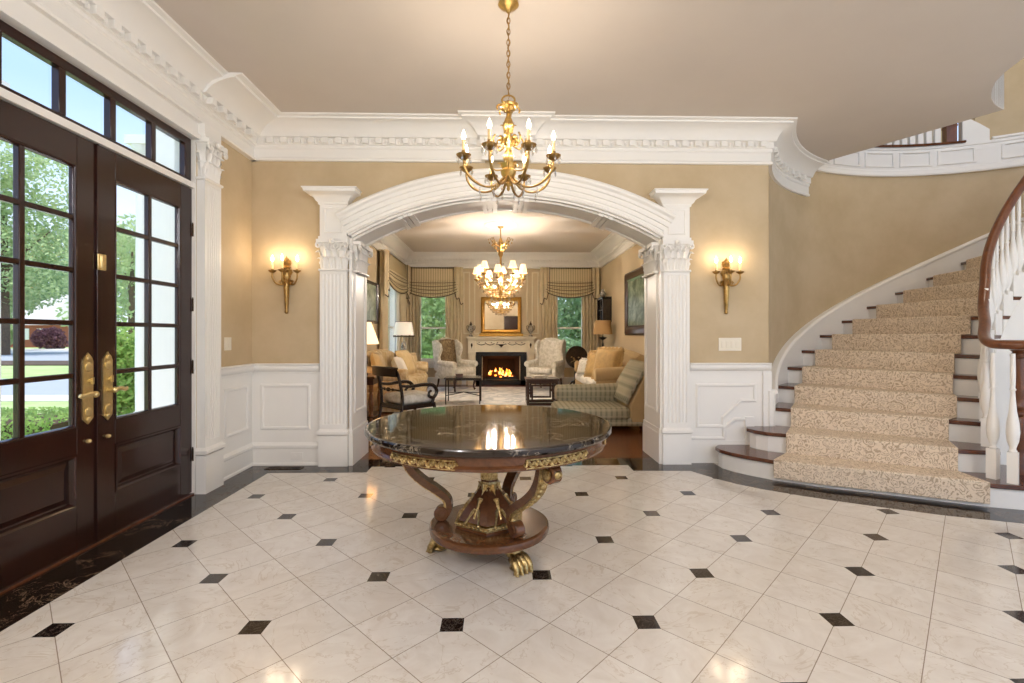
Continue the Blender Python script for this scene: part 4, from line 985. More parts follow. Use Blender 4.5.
# mirror, urns
mi = thing('mirror', 'gold framed mirror above the mantel', 'mirror', (0, LY, 1.30))
obj('frame', MB().sweep([(-.52, .02), (.52, .02), (.52, .95), (-.52, .95)], [(0, 0), (.0, .035), (.02, .05), (.05, .035), (.075, .03), (.095, .018), (.095, 0)], True, lambda u, v, w: (u, -w-.02, v)), 'gold_frame', mi, smooth=30)
obj('glass', MB().box(-.43, -.036, .11, .43, -.022, .86), 'mirror', mi, smooth=0)
obj('base_ledge', MB().box(-.56, -.075, -.06, .56, -.0, .02).box(-.53, -.06, -.065, .53, 0, -.04), 'gold_frame', mi, bevel=.004)
def urn(name, x, label):
    u = thing(name, label, 'urn', (x, LY-.15, 1.235), group='urns on the mantel shelf')
    obj('body', MB().lathe([(0, 0), (.055, 0), (.055, .03), (.025, .045), (.02, .07), (.05, .11), (.075, .17), (.078, .215), (.05, .26), (.03, .28), (.036, .295), (0, .297)], n=18), 'porcelain', u, smooth=50)
    obj('lid', MB().lathe([(.036, .297), (.035, .31), (.018, .34), (.010, .35), (.016, .37), (0, .385)], n=14), 'bronze', u, smooth=50)
    for sx in (-1, 1): obj('handle', MB().tube(spline([(sx*.05, 0, .26), (sx*.10, 0, .27), (sx*.10, 0, .20), (sx*.07, 0, .15)], 4), .007, 6), 'bronze', u, smooth=60)
urn('mantel_urn', -.77, 'dark patterned urn at the left end of the mantel shelf')
urn('mantel_urn', .75, 'dark patterned urn at the right end of the mantel shelf')
# window dressings
def drape_panel(w, h, folds, amp=.035, taper=.0):
    rows = []
    for i in range(9):
        t = i/8; k = 1-taper*sin(pi*t)
        rows.append([(w*(u-.5)*k+.01*sin(i*2+u*9), amp*sin(2*pi*folds*u+.5*sin(i*.9))*(1+.3*t)-.05, h*(1-t)) for u in [j/(folds*8) for j in range(folds*8+1)]])
    b = MB().quadgrid(rows); return b.merge(MB().quadgrid([[(x, y+.012, z) for x, y, z in r] for r in rows]))
def window_treatment(lname, w, loc, rz, side, label, mat):
    v = thing('valance', 'striped swagged valance with dark fringe '+label, 'valance', (loc[0], loc[1], 2.35), rz, 'valances over the living room windows')
    zt = 2.99-2.35
    obj('header', MB().box(-w/2+.10, -.17, .25, w/2-.10, -.155, zt).box(-w/2, -.17, zt-.03, w/2, -.006, zt), mat, v, smooth=0)
    rows = []; tr = MB()
    for i in range(15):
        t = i/14; sag = .10*t; zz = .30-.33*t; yy = -.178-.022*abs(sin(i*pi/2*1.0))-.02*t
        rows.append([((w/2-.10)*(2*u-1), yy-.012*sin(pi*u), zz-sag*sin(pi*u)*1.0+.06*t*(2*u-1)**4) for u in [j/16 for j in range(17)]])
        if i in (2, 5, 8, 11, 14): tr.tube([(p[0], p[1]-.012, p[2]) for p in rows[-1]], .007 if i < 14 else .013, 6)
    obj('swag', MB().quadgrid(rows).merge(MB().quadgrid([[(x, y+.012, z) for x, y, z in r] for r in rows])), mat, v, smooth=50)
    obj('fringe', tr, 'trim_dark', v, smooth=60)
    for sx in (-1, 1):
        rr = []
        for i in range(7):
            t = i/6; rr.append([(sx*(w/2-.20+.24*u), -.20+.03*sin(u*14), zt-(zt+.02+.30*u*1.0-.05*sin(u*14))*t) for u in [j/16 for j in range(17)]])
        tl_ = obj('tail', MB().quadgrid(rr).merge(MB().quadgrid([[(x, y+.012, z) for x, y, z in r] for r in rr])), 'drape', v, smooth=50)
        obj('fringe', MB().tube([(p[0], p[1]-.008, p[2]) for p in rr[-1]], .012, 6).tube([(rr[i][0][0], rr[i][0][1]-.008, rr[i][0][2]) for i in range(7)], .009, 6), 'trim_dark', tl_, smooth=60)
    for sx, nm in ((-1, 'left'), (1, 'right')):
        d = thing('drape', 'tan silk drape hanging at the %s side %s' % (nm if not side else ('near' if sx < 0 else 'far'), label), 'curtain', (loc[0], loc[1], .012), rz, 'drapes at the living room windows')
        obj('panel', drape_panel(.42, 2.95, 5).xf(T(sx*(w/2-.21), -.055, 0)), 'drape', d, smooth=60)
        if side: obj('sheer', drape_panel(.30, 2.6, 5, .015).xf(T(sx*(w/2-.50), -.0, 0)), 'sheer', d, smooth=60)
window_treatment('l', 1.46, (-1.735, LY), 0, False, 'of the window left of the fireplace', 'valance')
window_treatment('r', 1.46, (1.76, LY), 0, False, 'of the window right of the fireplace', 'valance')
window_treatment('s', 2.3, (LX0, 10.85), pi/2, True, 'of the left wall window', 'valance_side')
# pictures
def picture(name, w, h, fw, label, loc, rz, fm_, cm):
    p = thing(name, label, 'picture', loc, rz)
    obj('frame', MB().sweep([(-w/2, 0), (w/2, 0), (w/2, h), (-w/2, h)], [(0, 0), (0, .03), (fw*.2, .055), (fw*.45, .04), (fw*.8, .045), (fw, .02), (fw, 0)], True, lambda u, v, ww: (u, -ww, v)), fm_, p, smooth=30)
    obj('canvas', MB().box(-w/2+fw*.9, -.022, fw*.9, w/2-fw*.9, -.012, h-fw*.9), cm, p, smooth=0)
picture('landscape_painting', 1.65, 1.24, .19, 'large dark framed landscape painting on the right living room wall', (LX1, 8.9, 1.27), -pi/2, 'dark_wood', 'painting')
picture('framed_print', 1.0, .80, .06, 'dark framed pale landscape print on the left living room wall', (LX0, 9.15, 1.50), pi/2, 'dark_wood', 'print')
# wall cabinet with ornaments
wc = thing('curio_shelf', 'dark wall hung curio shelf in the right back corner', 'wall shelf', (LX1, 11.35, 1.58), -pi/2)
cb = MB().box(-.30, -.22, 0, .30, 0, .025).box(-.30, -.22, .53, .30, 0, .56).box(-.30, -.22, 0, -.275, 0, .56).box(.275, -.22, 0, .30, 0, .56).box(-.30, -.02, 0, .30, -.002, .56).box(-.28, -.20, .27, .28, 0, .285).box(-.012, -.20, 0, .012, 0, .56)
obj('case', cb, 'black_lacquer', wc, bevel=.003)
obj('brackets', MB().box(-.26, -.18, -.06, -.22, 0, 0).box(.22, -.18, -.06, .26, 0, 0).box(-.30, -.23, .56, .30, 0, .585), 'black_lacquer', wc, bevel=.004)
def vase(x, y, z, s, label, mat='white_fabric', nm='vase'):
    v = thing(nm, label, 'vase', (x, y, z), 0, 'ornaments on the curio shelf'); obj('body', MB().lathe([(0, 0), (.03*s, 0), (.06*s, .05*s), (.065*s, .09*s), (.03*s, .14*s), (.035*s, .17*s), (.028*s, .17*s), (0, .16*s)], n=14), mat, v, smooth=50)
vase(LX1-.11, 11.21, 1.605, .8, 'pale vase in the lower near compartment of the curio shelf', 'porcelain')
vase(LX1-.11, 11.50, 1.605, .7, 'small white vase in the lower far compartment of the curio shelf')
vase(LX1-.11, 11.21, 1.865, .8, 'white vase in the upper near compartment of the curio shelf')
vase(LX1-.11, 11.50, 1.865, .7, 'patterned vase in the upper far compartment of the curio shelf', 'porcelain')
vase(LX1-.12, 11.47, 2.165, 1.2, 'patterned jar standing on top of the curio shelf', 'porcelain', 'ginger_jar')

def sofa(name, w, label, loc, rz, mat, seatmat):
    s = thing(name, label, 'sofa', loc, rz); d = .95
    base = MB().rbox(-w/2, -d/2+.06, .10, w/2, d/2, .34, .04).box(-w/2+.02, -d/2+.07, .02, w/2-.02, d/2-.02, .12)
    obj('base', base, mat, s, smooth=60)
    bp = [(d/2-.02, .3), (d/2, .84), (d/2-.04, .92), (d/2-.14, .94), (d/2-.22, .88), (d/2-.25, .4)]
    n = 24; rows = []
    for i in range(n+1):
        u = -w/2+.06+(w-.12)*i/n; lift = .07*sin(pi*i/n); rows.append([(u, y, z+(lift if z > .6 else 0)) for y, z in bp])
    obj('backrest', MB().quadgrid(rows, True).add(rows[0], [tuple(range(6))]).add(rows[-1], [tuple(range(6))[::-1]]), mat, s, smooth=50, bevel=.02)
    for sx in (-1, 1):
        a = MB().rbox(sx*(w/2-.19), -d/2+.08, .1, sx*(w/2-.02), d/2-.05, .60, .05).tube([(sx*(w/2-.09), -d/2+.05, .60), (sx*(w/2-.09), -d/2+.08, .60), (sx*(w/2-.09), d/2-.1, .66)], [.10, .115, .11], 16)
        obj('arm', a, mat, s, smooth=60)
    k = 3; cw = (w-.40)/k
    for i in range(k): obj('seat_cushion', MB().rbox(-w/2+.2+i*cw+.005, -d/2+.02, .33, -w/2+.2+(i+1)*cw-.005, d/2-.22, .49, .06, 4), seatmat, s, smooth=60)
    for x in (-w/2+.1, w/2-.1):
        for y in (-d/2+.1, d/2-.1): obj('foot', MB().lathe([(0, 0), (.025, 0), (.04, .05), (.03, .1), (0, .1)], (x, y, .0), 10), 'dark_wood', s)
    return s
def pillow(label, loc, size, rz, tilt, mat, ruffle=False):
    p = thing('throw_pillow', label, 'pillow', loc, rz, 'throw pillows on the sofas'); w, h, t = size
    nu = 14; top = []; bot = []
    for i in range(nu+1):
        r1 = []; r2 = []
        for j in range(nu+1):
            u, v = 2*i/nu-1, 2*j/nu-1; b = t/2*((1-u**4)*(1-v**4))**.5+.004; pin = 1-.07*(u*u*v*v)-.05*(1-abs(u))*v*v*0
            x = u*w/2*(1-.06*(1-v*v)); z = v*h/2*(1-.06*(1-u*u)); r1.append((x, -b, z+h/2)); r2.append((x, b, z+h/2))
        top.append(r1); bot.append(r2)
    b = MB().quadgrid(top).merge(MB().quadgrid(bot)).xf(Matrix.Rotation(tilt, 4, 'X'))
    obj('cover', b, mat, p, smooth=60)
    rimp = [(x, 0, z+h/2) for x, z in [(w/2*.97*cos(t_)*(abs(cos(t_))**-.6 if abs(cos(t_)) > .3 else 2.0)*.0, 0) for t_ in ()]]
    edge = [(-w/2+w*i/20, 0, h+(.02*sin(i*2.2) if ruffle else 0)) for i in range(21)]+[(w/2+(.02*sin(i*2.2) if ruffle else 0), 0, h-h*i/20) for i in range(1, 20)]+[(w/2-w*i/20, 0, 0) for i in range(21)]+[(-w/2-(.02*sin(i*2.2) if ruffle else 0), 0, h*i/20) for i in range(1, 20)]
    obj('ruffle' if ruffle else 'piping', MB().tube(edge, .03 if ruffle else .011, 6, True, flat=(.4, 1) if ruffle else None).xf(Matrix.Rotation(tilt, 4, 'X')), mat, p, smooth=60)
sofa('sofa', 2.35, 'tan damask sofa along the left living room wall', (-1.97, 9.05, 0), pi/2, 'sofa_tan', 'sofa_tan')
sofa('sofa', 2.35, 'camel sofa with white seat cushions along the right wall', (2.0, 9.15, 0), -pi/2, 'camel', 'white_fabric')
pillow('large tan pillow on the far part of the left sofa', (-1.82, 9.55, .492), (.52, .50, .2), pi/2-.25, -.35, 'gold_pillow')
pillow('striped tan pillow against the far arm of the left sofa', (-1.83, 9.98, .492), (.45, .42, .16), pi/2-.5, -.3, 'sofa_tan')
pillow('white pillow behind the black armchair on the left sofa', (-1.72, 8.62, .492), (.50, .42, .2), pi/2+.1, -.4, 'white_fabric')
pillow('gold brocade pillow at the near end of the left sofa', (-1.97, 8.12, .492), (.48, .52, .18), pi/2+.1, -.3, 'gold_pillow')
pillow('plain gold pillow at the far end of the right sofa', (1.86, 9.75, .492), (.52, .48, .2), -pi/2+.5, -.3, 'gold_pillow')
pillow('gold pillow with ruffled edge in the middle of the right sofa', (1.74, 8.85, .492), (.56, .48, .2), -pi/2+.6, -.3, 'gold_ruffle', True)
pillow('cream ruffled pillow in front of the gold pillows on the right sofa', (1.62, 9.32, .492), (.36, .32, .15), -pi/2+.7, -.35, 'cream_fabric', True)
pillow('second ruffled gold pillow at the near end of the right sofa', (1.80, 8.33, .492), (.60, .56, .2), -pi/2+.6, -.25, 'gold_ruffle', True)

# wing chairs
def wing_chair(label, loc, rz, backmat):
    s = thing('wing_chair', label, 'armchair', loc, rz, 'wing chairs by the fireplace')
    w, d = .74, .74
    bk = MB(); rows = []
    for i in range(9):
        t = i/8; z = .42+.74*t; y = d/2-.12+.10*t; hw = .27+.03*t
        rows.append([(-hw, y, z-.05*(t > .9)), (-hw*.5, y-.025, z+.02*t), (0, y-.035, z+.05*t), (hw*.5, y-.025, z+.02*t), (hw, y, z-.05*(t > .9)), (hw, y+.09, z-.05*(t > .9)), (0, y+.10, z+.05*t), (-hw, y+.09, z-.05*(t > .9))])
    bk.quadgrid(rows, True).add(rows[-1], [tuple(range(8))]).add(rows[0], [tuple(range(8))[::-1]])
    obj('backrest', bk, 'cream_fabric', s, smooth=60)
    if backmat: obj('back_panel', MB().quadgrid([[(-.24, d/2-.155+.10*t, .50+.64*t), (0, d/2-.185+.10*t, .50+.68*t), (.24, d/2-.155+.10*t, .50+.64*t)] for t in [j/6 for j in range(7)]]), backmat, s, smooth=60, thick=.012)
    for sx in (-1, 1):
        prof = [(d/2-.02, .45), (d/2+.07, 1.12), (d/2-.05, 1.16), (d/2-.22, 1.06), (d/2-.26, .92), (d/2-.17, .76), (d/2-.22, .62), (-d/2+.10, .60), (-d/2+.10, .42)]
        m = MB().prism(prof, -.035, .035).xf(Matrix(((0, 0, 1, sx*(w/2-.055)), (1, 0, 0, 0), (0, 1, 0, 0), (0, 0, 0, 1))))
        obj('wing', m, 'cream_fabric', s, smooth=40, bevel=.025)
        obj('arm', MB().tube([(sx*(w/2-.04), -d/2+.04, .60), (sx*(w/2-.04), -d/2+.08, .605), (sx*(w/2-.045), d/2-.16, .63)], [.06, .072, .06], 14).rbox(sx*(w/2-.10), -d/2+.07, .30, sx*(w/2-.005), d/2-.1, .60, .04), 'cream_fabric', s, smooth=60)
    obj('seat_rail', MB().rbox(-w/2+.03, -d/2+.05, .27, w/2-.03, d/2-.02, .40, .03), 'cream_fabric', s, smooth=60)
    obj('seat_cushion', MB().rbox(-w/2+.09, -d/2-.01, .39, w/2-.09, d/2-.14, .53, .06, 4), 'cream_fabric', s, smooth=60)
    for sx in (-1, 1):
        obj('leg', MB().tube(spline([(sx*(w/2-.09), -d/2+.10, .29), (sx*(w/2-.06), -d/2+.07, .22), (sx*(w/2-.08), -d/2+.09, .10), (sx*(w/2-.06), -d/2+.06, .015)], 4), [.035]*3+[.036, .034, .03, .026, .022, .02, .02, .022, .026, .026], 8), 'dark_wood', s, smooth=60)
        obj('leg', MB().tube([(sx*(w/2-.10), d/2-.10, .29), (sx*(w/2-.10), d/2-.07, .15), (sx*(w/2-.10), d/2-.0, .0)], [.025, .022, .018], 8), 'dark_wood', s, smooth=60)
wing_chair('cream wing chair with tapestry back panel left of the fireplace', (-1.04, 11.05, .012), R(48), 'tapestry')
wing_chair('cream floral wing chair right of the fireplace', (1.02, 11.05, .012), R(-28), None)
# black scroll armchair
ac = thing('scroll_armchair', 'black armchair with curved scroll arms and cream seat cushion', 'armchair', (-1.20, 6.20, 0), R(135))
for sx in (-1, 1):
    x = sx*.235
    obj('leg', MB().tube(spline([(x, .36, 0), (x, .28, .20), (x, .235, .44), (x, .25, .62), (x, .30, .80), (x, .34, .86)], 4), [.016]*4+[.022]*17, 8, flat=(.8, 1.2)), 'black_lacquer', ac, smooth=60)
    obj('leg', MB().tube(spline([(x, -.34, 0), (x, -.30, .18), (x, -.235, .40)], 4), [.014, .016, .017, .018, .02, .022, .023, .024, .024], 8, flat=(.8, 1.2)), 'black_lacquer', ac, smooth=60)
    obj('arm', MB().tube(spline([(x, .25, .66), (x*1.04, .12, .645), (x*1.08, -.06, .655), (x*1.1, -.20, .64), (x*1.1, -.265, .56), (x*1.1, -.22, .485), (x*1.1, -.15, .50), (x*1.1, -.145, .55), (x*1.1, -.18, .57)], 5), [.017+.007*sin(j*.09) for j in range(41)], 8), 'black_lacquer', ac, smooth=60)
    obj('arm_support', MB().tube([(x*1.1, -.22, .485), (x*1.05, -.20, .41)], [.02, .024], 8), 'black_lacquer', ac, smooth=60)
obj('crest_rail', MB().quadgrid([[(-.27+.54*u, .335+.05*sin(pi*u)+dy, z0+dz) for dy, dz in ((-.012, 0), (.012, 0), (.018, .10), (-.006, .10))] for u, z0 in [(j/10, .775) for j in range(11)]], True).tube([(-.285, .34, .875), (-.15, .375, .88), (0, .39, .88), (.15, .375, .88), (.285, .34, .875)], .016, 8), 'black_lacquer', ac, smooth=50)
sp = MB().tube([(-.235, .25, .60), (-.12, .275, .605), (0, .285, .605), (.12, .275, .605), (.235, .25, .60)], .012, 8).ball((0, .285, .605), (.045, .02, .028)).ball((-.09, .278, .605), (.022, .016, .02)).ball((.09, .278, .605), (.022, .016, .02))
obj('back_splat', sp, 'black_lacquer', ac, smooth=60)
obj('seat_frame', MB().box(-.25, -.26, .36, .25, .25, .42), 'black_lacquer', ac, bevel=.01)
obj('seat_cushion', MB().rbox(-.24, -.28, .42, .24, .225, .54, .055, 4), 'cream_fabric', ac, smooth=60)
# side table and its lamp
sd = thing('side_table', 'brown side table on turned legs beside the black armchair', 'side table', (-2.10, 7.32, 0))
obj('top', MB().box(-.27, -.32, .64, .27, .32, .672).box(-.24, -.29, .55, .24, .29, .64), 'dark_wood', sd, bevel=.005)
for x in (-.2, .2):
    for y in (-.25, .25): obj('leg', MB().lathe([(.02, 0), (.03, .02), (.02, .06), (.035, .10), (.02, .13), (.03, .17), (.042, .30), (.03, .40), (.02, .43), (.036, .46), (.03, .50), (.036, .55), (0, .55)], (x, y, 0), 14), 'brown_wood', sd, smooth=50)
obj('shelf', MB().box(-.23, -.28, .07, .23, .28, .09), 'dark_wood', sd, bevel=.004)
def lamp_shade(r0, r1, z0, z1, n=24): return MB().lathe([(r0, z0), (r1, z1)], n=n).lathe([(r0-.004, z0), (r1-.004, z1)], n=n)
tl1 = thing('table_lamp', 'lit pleated lamp with dark base on the brown side table', 'lamp', (-2.10, 7.32, .672))
obj('base', MB().lathe([(0, 0), (.085, 0), (.085, .03), (.04, .05), (.05, .10), (.085, .18), (.075, .28), (.03, .36), (.025, .42), (.012, .44), (.012, .62), (0, .62)], n=20), 'bronze', tl1, smooth=50)
obj('shade', lamp_shade(.25, .13, .47, .80), 'shade', tl1, smooth=60)
obj('finial', MB().lathe([(0, .80), (.012, .81), (.016, .83), (0, .86)], n=10).tube([(-.13, 0, .795), (.13, 0, .795)], .004, 5).tube([(0, 0, .6), (0, 0, .81)], .005, 6), 'brass', tl1, smooth=50)
light('lamp_light', (0, 0, .62), 20, 'ffecd6', .06, tl1)
et = thing('end_table', 'round end table behind the far arm of the left sofa', 'end table', (-2.16, 10.72, 0))
obj('top', MB().lathe([(0, .60), (.27, .60), (.28, .61), (.28, .62), (.27, .628), (0, .628)], n=28), 'dark_wood', et, smooth=40)
obj('pedestal', MB().lathe([(0, .01), (.17, .01), (.16, .05), (.05, .08), (.04, .2), (.06, .35), (.035, .5), (.06, .6), (0, .6)], n=18), 'dark_wood', et, smooth=50)
tl2 = thing('table_lamp', 'white scalloped lamp on a slender porcelain base in the left back corner', 'lamp', (-2.16, 10.72, .628))
obj('base', MB().lathe([(0, 0), (.075, 0), (.075, .03), (.05, .04), (.055, .10), (.06, .40), (.04, .48), (.015, .50), (.012, .75), (0, .75)], n=18), 'porcelain', tl2, smooth=50)
obj('shade', lamp_shade(.22, .175, .64, .94), 'shade_white', tl2, smooth=60)
sc_ = MB().tube([(.222*cos(t), .222*sin(t), .635-.022*abs(sin(t*4))) for t in [2*pi*j/48 for j in range(48)]], .013, 6, True).tube([(.178*cos(t), .178*sin(t), .94) for t in [2*pi*j/24 for j in range(24)]], .007, 6, True)
obj('scalloped_trim', sc_, 'trim_dark', tl2, smooth=60)
light('lamp_light', (0, 0, .8), 18, 'fff0dc', .06, tl2)
tag(obj('cup', MB().lathe([(0, 0), (.035, 0), (.042, .09), (.038, .09), (.03, .008), (0, .008)], (-1.98, 10.72, .628), 14), 'bronze'), 'small dark cup on the round end table', 'cup')
# lamp in right corner
fl = thing('floor_lamp', 'slender dark floor lamp with tan drum shade in the right corner', 'lamp', (2.27, 10.7, 0))
obj('base', MB().lathe([(0, 0), (.14, 0), (.14, .02), (.05, .04), (.02, .06), (0, .06)], n=20), 'black_iron', fl, smooth=50)
obj('pole', MB().lathe([(.012, .06), (.012, .7), (.022, .85), (.012, .9), (.025, 1.05), (.012, 1.12), (.012, 1.16), (.08, 1.20), (.085, 1.225), (.02, 1.23), (.01, 1.25), (.01, 1.6), (0, 1.6)], n=12), 'black_iron', fl, smooth=50)
obj('shade', lamp_shade(.215, .165, 1.29, 1.60), 'shade_tan', fl, smooth=60)
light('lamp_light', (0, 0, 1.5), 16, 'ffecd6', .06, fl)
# low tables
ct = thing('metal_table', 'low black metal table with crossed stretchers before the left wing chair', 'coffee table', (-.70, 9.0, .012))
obj('tabletop', MB().box(-.34, -.25, .46, .34, .25, .485).box(-.32, -.23, .435, .32, .23, .46), 'black_lacquer', ct, bevel=.004)
for x in (-.31, .31):
    for y in (-.22, .22): obj('leg', MB().tube([(x, y, 0), (x, y, .44)], [.011, .013], 8), 'black_iron', ct)
obj('stretcher', MB().tube([(-.31, -.22, .16), (0, 0, .20), (.31, .22, .16)], .008, 6).tube([(-.31, .22, .16), (0, 0, .20), (.31, -.22, .16)], .008, 6), 'black_iron', ct, smooth=50)
tag(obj('small_box', MB().box(-.06, -.04, 0, .06, .04, .05).box(-.063, -.043, .04, .063, .043, .06).xf(T(-.78, 8.95, .497, rz=.3)), 'mahogany', bevel=.003), 'small reddish box on the black metal table', 'box')
def fret_frame(w, h, t, inset):
    o = [(-w/2, 0), (w/2, 0), (w/2, h), (-w/2, h)]
    return MB().sweep(o, [(0, -t/2), (t, -t/2), (t, t/2), (0, t/2)], True, lambda u, v, ww: (u, ww, v))
cf = thing('fret_table', 'square dark fretwork table before the right wing chair', 'coffee table', (.74, 8.85, .012))
obj('tabletop', MB().box(-.30, -.26, .445, .30, .26, .475), 'dark_wood', cf, bevel=.005)
for y in (-.225, .225): obj('side_frame', fret_frame(.56, .445, .045, 0).xf(T(0, y, 0)).merge(fret_frame(.40, .29, .03, 0).xf(T(0, y, .08))).merge(MB().box(-.24, y-.012, .20, -.195, y+.012, .245).box(.195, y-.012, .20, .24, y+.012, .245)), 'dark_wood', cf, bevel=.003)
for x in (-.26, .26): obj('side_frame', fret_frame(.405, .445, .04, 0).merge(fret_frame(.30, .29, .028, 0).xf(T(0, 0, .08))).xf(T(x, 0, 0, rz=pi/2)), 'dark_wood', cf, bevel=.003)
tag(obj('book', MB().box(-.13, -.09, 0, .13, .09, .008).box(-.125, -.085, .008, .125, .088, .034).box(-.13, -.09, .034, .13, .09, .042).xf(T(.70, 8.85, .487, rz=.2)), 'cream_fabric', smooth=0), 'pale book lying on the fretwork table', 'book')
# tilt top table
tt = thing('tilt_top_table', 'dark round tilt top table folded upright beside the right window', 'table', (1.69, 10.85, 0), R(5))
dsk = MB().lathe([(0, -.014), (.245, -.014), (.255, -.006), (.255, .008), (.245, .016), (.232, .008), (0, .008)], n=40).xf(T(0, -.06, .78, rx=pi/2))
obj('top', dsk, 'black_lacquer', tt, smooth=40)
pat = MB()
for i in range(7): pat.ball((-.1+.05*cos(i*2.4)+.02*i, -.072, .73+.05*sin(i*1.7)), (.022, .004, .016), 4, 8)
pat.tube(spline([(-.14, -.071, .66), (-.05, -.071, .70), (.05, -.071, .68), (.12, -.071, .78)], 4), .006, 5)
o = obj('painted_flowers', pat, 'gilt', tt, smooth=60)
obj('pedestal', MB().lathe([(.03, .18), (.05, .22), (.035, .28), (.05, .36), (.025, .5), (.02, .66), (.035, .70), (0, .72)], n=14).box(-.05, -.06, .70, .05, .03, .76), 'black_lacquer', tt, smooth=50)
for i in range(3): obj('leg', MB().tube(spline([(0, -.03, .22), (0, -.15, .20), (0, -.24, .07), (0, -.29, .015)], 4), [.026]*4+[.022]*4+[.017]*3+[.02]*2, 8).xf(T(rz=R(120*i+60))), 'black_lacquer', tt, smooth=60)
# plaid chaise
pc = thing('chaise_longue', 'plaid chaise with high camel sided back at the right of the arch', 'chaise', (1.30, 6.78, 0))
obj('base', MB().rbox(-.52, -.44, .06, .62, .42, .18, .04), 'plaid', pc, smooth=60)
obj('seat_cushion', MB().rbox(-.58, -.47, .14, .42, .26, .32, .075, 4), 'plaid', pc, smooth=60)
obj('bolster', MB().tube([(-.50, .36, .42), (-.47, .36, .42), (-.1, .36, .42), (.45, .36, .44)], [.09, .12, .125, .125], 18).rbox(-.46, .26, .15, .5, .46, .42, .05), 'plaid', pc, smooth=60)
prof = [(.42, .10), (.66, .10), (.80, .86), (.77, .90), (.70, .90), (.40, .34)]
bk = MB().prism(prof, -.44, .46).xf(Matrix(((1, 0, 0, 0), (0, 0, 1, 0), (0, 1, 0, 0), (0, 0, 0, 1))))
obj('backrest', bk, 'camel', pc, smooth=40, bevel=.025)
obj('back_cushion', MB().quadgrid([[(.395-.03+.29*t*1.05-.02*sin(pi*t), y, .36+.54*t) for y in (-.43, -.2, .05, .25, .45)] for t in [j/6 for j in range(7)]]), 'plaid', pc, smooth=60, thick=.05)
for x in (-.44, .58):
    for y in (-.36, .38): obj('leg', MB().lathe([(0, 0), (.018, 0), (.03, .04), (.034, .075), (0, .075)], (x, y, 0), 10), 'dark_wood', pc, smooth=50)
# crystal chandelier
cc = thing('crystal_chandelier', 'large crystal chandelier with small cream shades in the living room', 'chandelier', (-.01, 9.1, 1.90))
z0 = 1.90
st_ = MB().lathe([(0, 3.326-z0), (.06, 3.324-z0), (.05, 3.30-z0), (.012, 3.28-z0), (.012, 3.12-z0), (.03, 3.08-z0), (.05, 3.02-z0), (.03, 2.96-z0), (.015, 2.92-z0), (.04, 2.86-z0), (.05, 2.80-z0), (.02, 2.74-z0), (.02, 2.5-z0), (.06, 2.42-z0), (.05, 2.34-z0), (.02, 2.26-z0), (.03, 2.1-z0), (.02, 2.0-z0), (0, 1.96-z0)], n=14)
obj('center_stem', st_, 'antique', cc, smooth=50)
tier = MB()
for i in range(8):
    a = i*pi/4; tier.tube([((.03+r_)*cos(a), (.03+r_)*sin(a), z_-z0) for r_, z_ in ((0, 2.95), (.07, 2.98), (.13, 3.04), (.17, 3.10), (.20, 3.09), (.19, 3.05))], .008, 6)
    for q in range(4): tier.ball(((.06+.05*q)*cos(a), (.06+.05*q)*sin(a), 3.02-z0-.05*(3-q)), (.014, .014, .02), 4, 8)
obj('crown', tier, 'antique', cc, smooth=50)
for i in range(10):
    a = R(36*i+12); r = .46 if i % 2 else .44; zt = 2.42-z0 if i % 2 else 2.50-z0
    arm = MB().tube(spline([(.04, 0, 2.20-z0), (.16, 0, 2.12-z0), (.32, 0, 2.16-z0), (r-.02, 0, 2.26-z0), (r, 0, zt-.13)], 4), .010, 6).lathe([(0, zt-.14), (.03, zt-.13), (.05, zt-.11), (.05, zt-.10), (0, zt-.105)], (r, 0, 0), 10).xf(T(rz=a))
    ao = obj('arm', arm, 'antique', cc, smooth=60); c = Vector((r*cos(a), r*sin(a), 0))
    obj('candle', MB().lathe([(0, zt-.11), (.013, zt-.11), (.013, zt+.05), (0, zt+.05)], c, 8), 'candle', ao)
    obj('shade', MB().lathe([(.075, zt), (.042, zt+.125)], c, 14).lathe([(.072, zt), (.039, zt+.125)], c, 14), 'shade', ao, smooth=60)
cr_ = MB()
for rr, zz, n in ((.40, 2.22, 40), (.34, 2.14, 34), (.27, 2.06, 26), (.18, 1.99, 18), (.44, 2.30, 30), (.30, 2.34, 26), (.2, 2.44, 16)):
    for i in range(n):
        dd_ = prism_drop((rr*cos(2*pi*i/n), rr*sin(2*pi*i/n), zz-z0), 1.25)
        if rr in (.40, .34, .27): obj('crystal_drop', dd_, 'crystal', cc, smooth=0)
        else: cr_.merge(dd_)
for i in range(20):
    a = 2*pi*i/20
    for q in range(10): t = q/9; cr_.ball(((.06+.36*t)*cos(a), (.06+.36*t)*sin(a), 2.62-z0-.42*t-.10*sin(pi*t)), .010, 3, 8)
tag(obj('crystal_strands', cr_, 'crystal', cc, smooth=0), kind='stuff')
gr = MB()
for rr, zz in ((.40, 2.225), (.27, 2.065), (.18, 1.995)): gr.tube([(rr*cos(t), rr*sin(t), zz-z0) for t in [2*pi*j/40 for j in range(40)]], .008, 6, True)
for i in range(8): a = i*pi/4; gr.tube([(.02*cos(a), .02*sin(a), 2.02-z0), (.2*cos(a), .2*sin(a), 1.995-z0), (.3*cos(a), .3*sin(a), 2.09-z0), (.4*cos(a), .4*sin(a), 2.225-z0)], .006, 6)
obj('hoops', gr, 'antique', cc, smooth=60)
for i in range(6): light('bulb_light', (.24*cos(i*pi/3), .24*sin(i*pi/3), 2.27-z0), 14, 'fff2e2', .015, cc)
light('bulb_light', (.06, -.06, 2.93-z0), 2, 'ffdcb0', .015, cc)

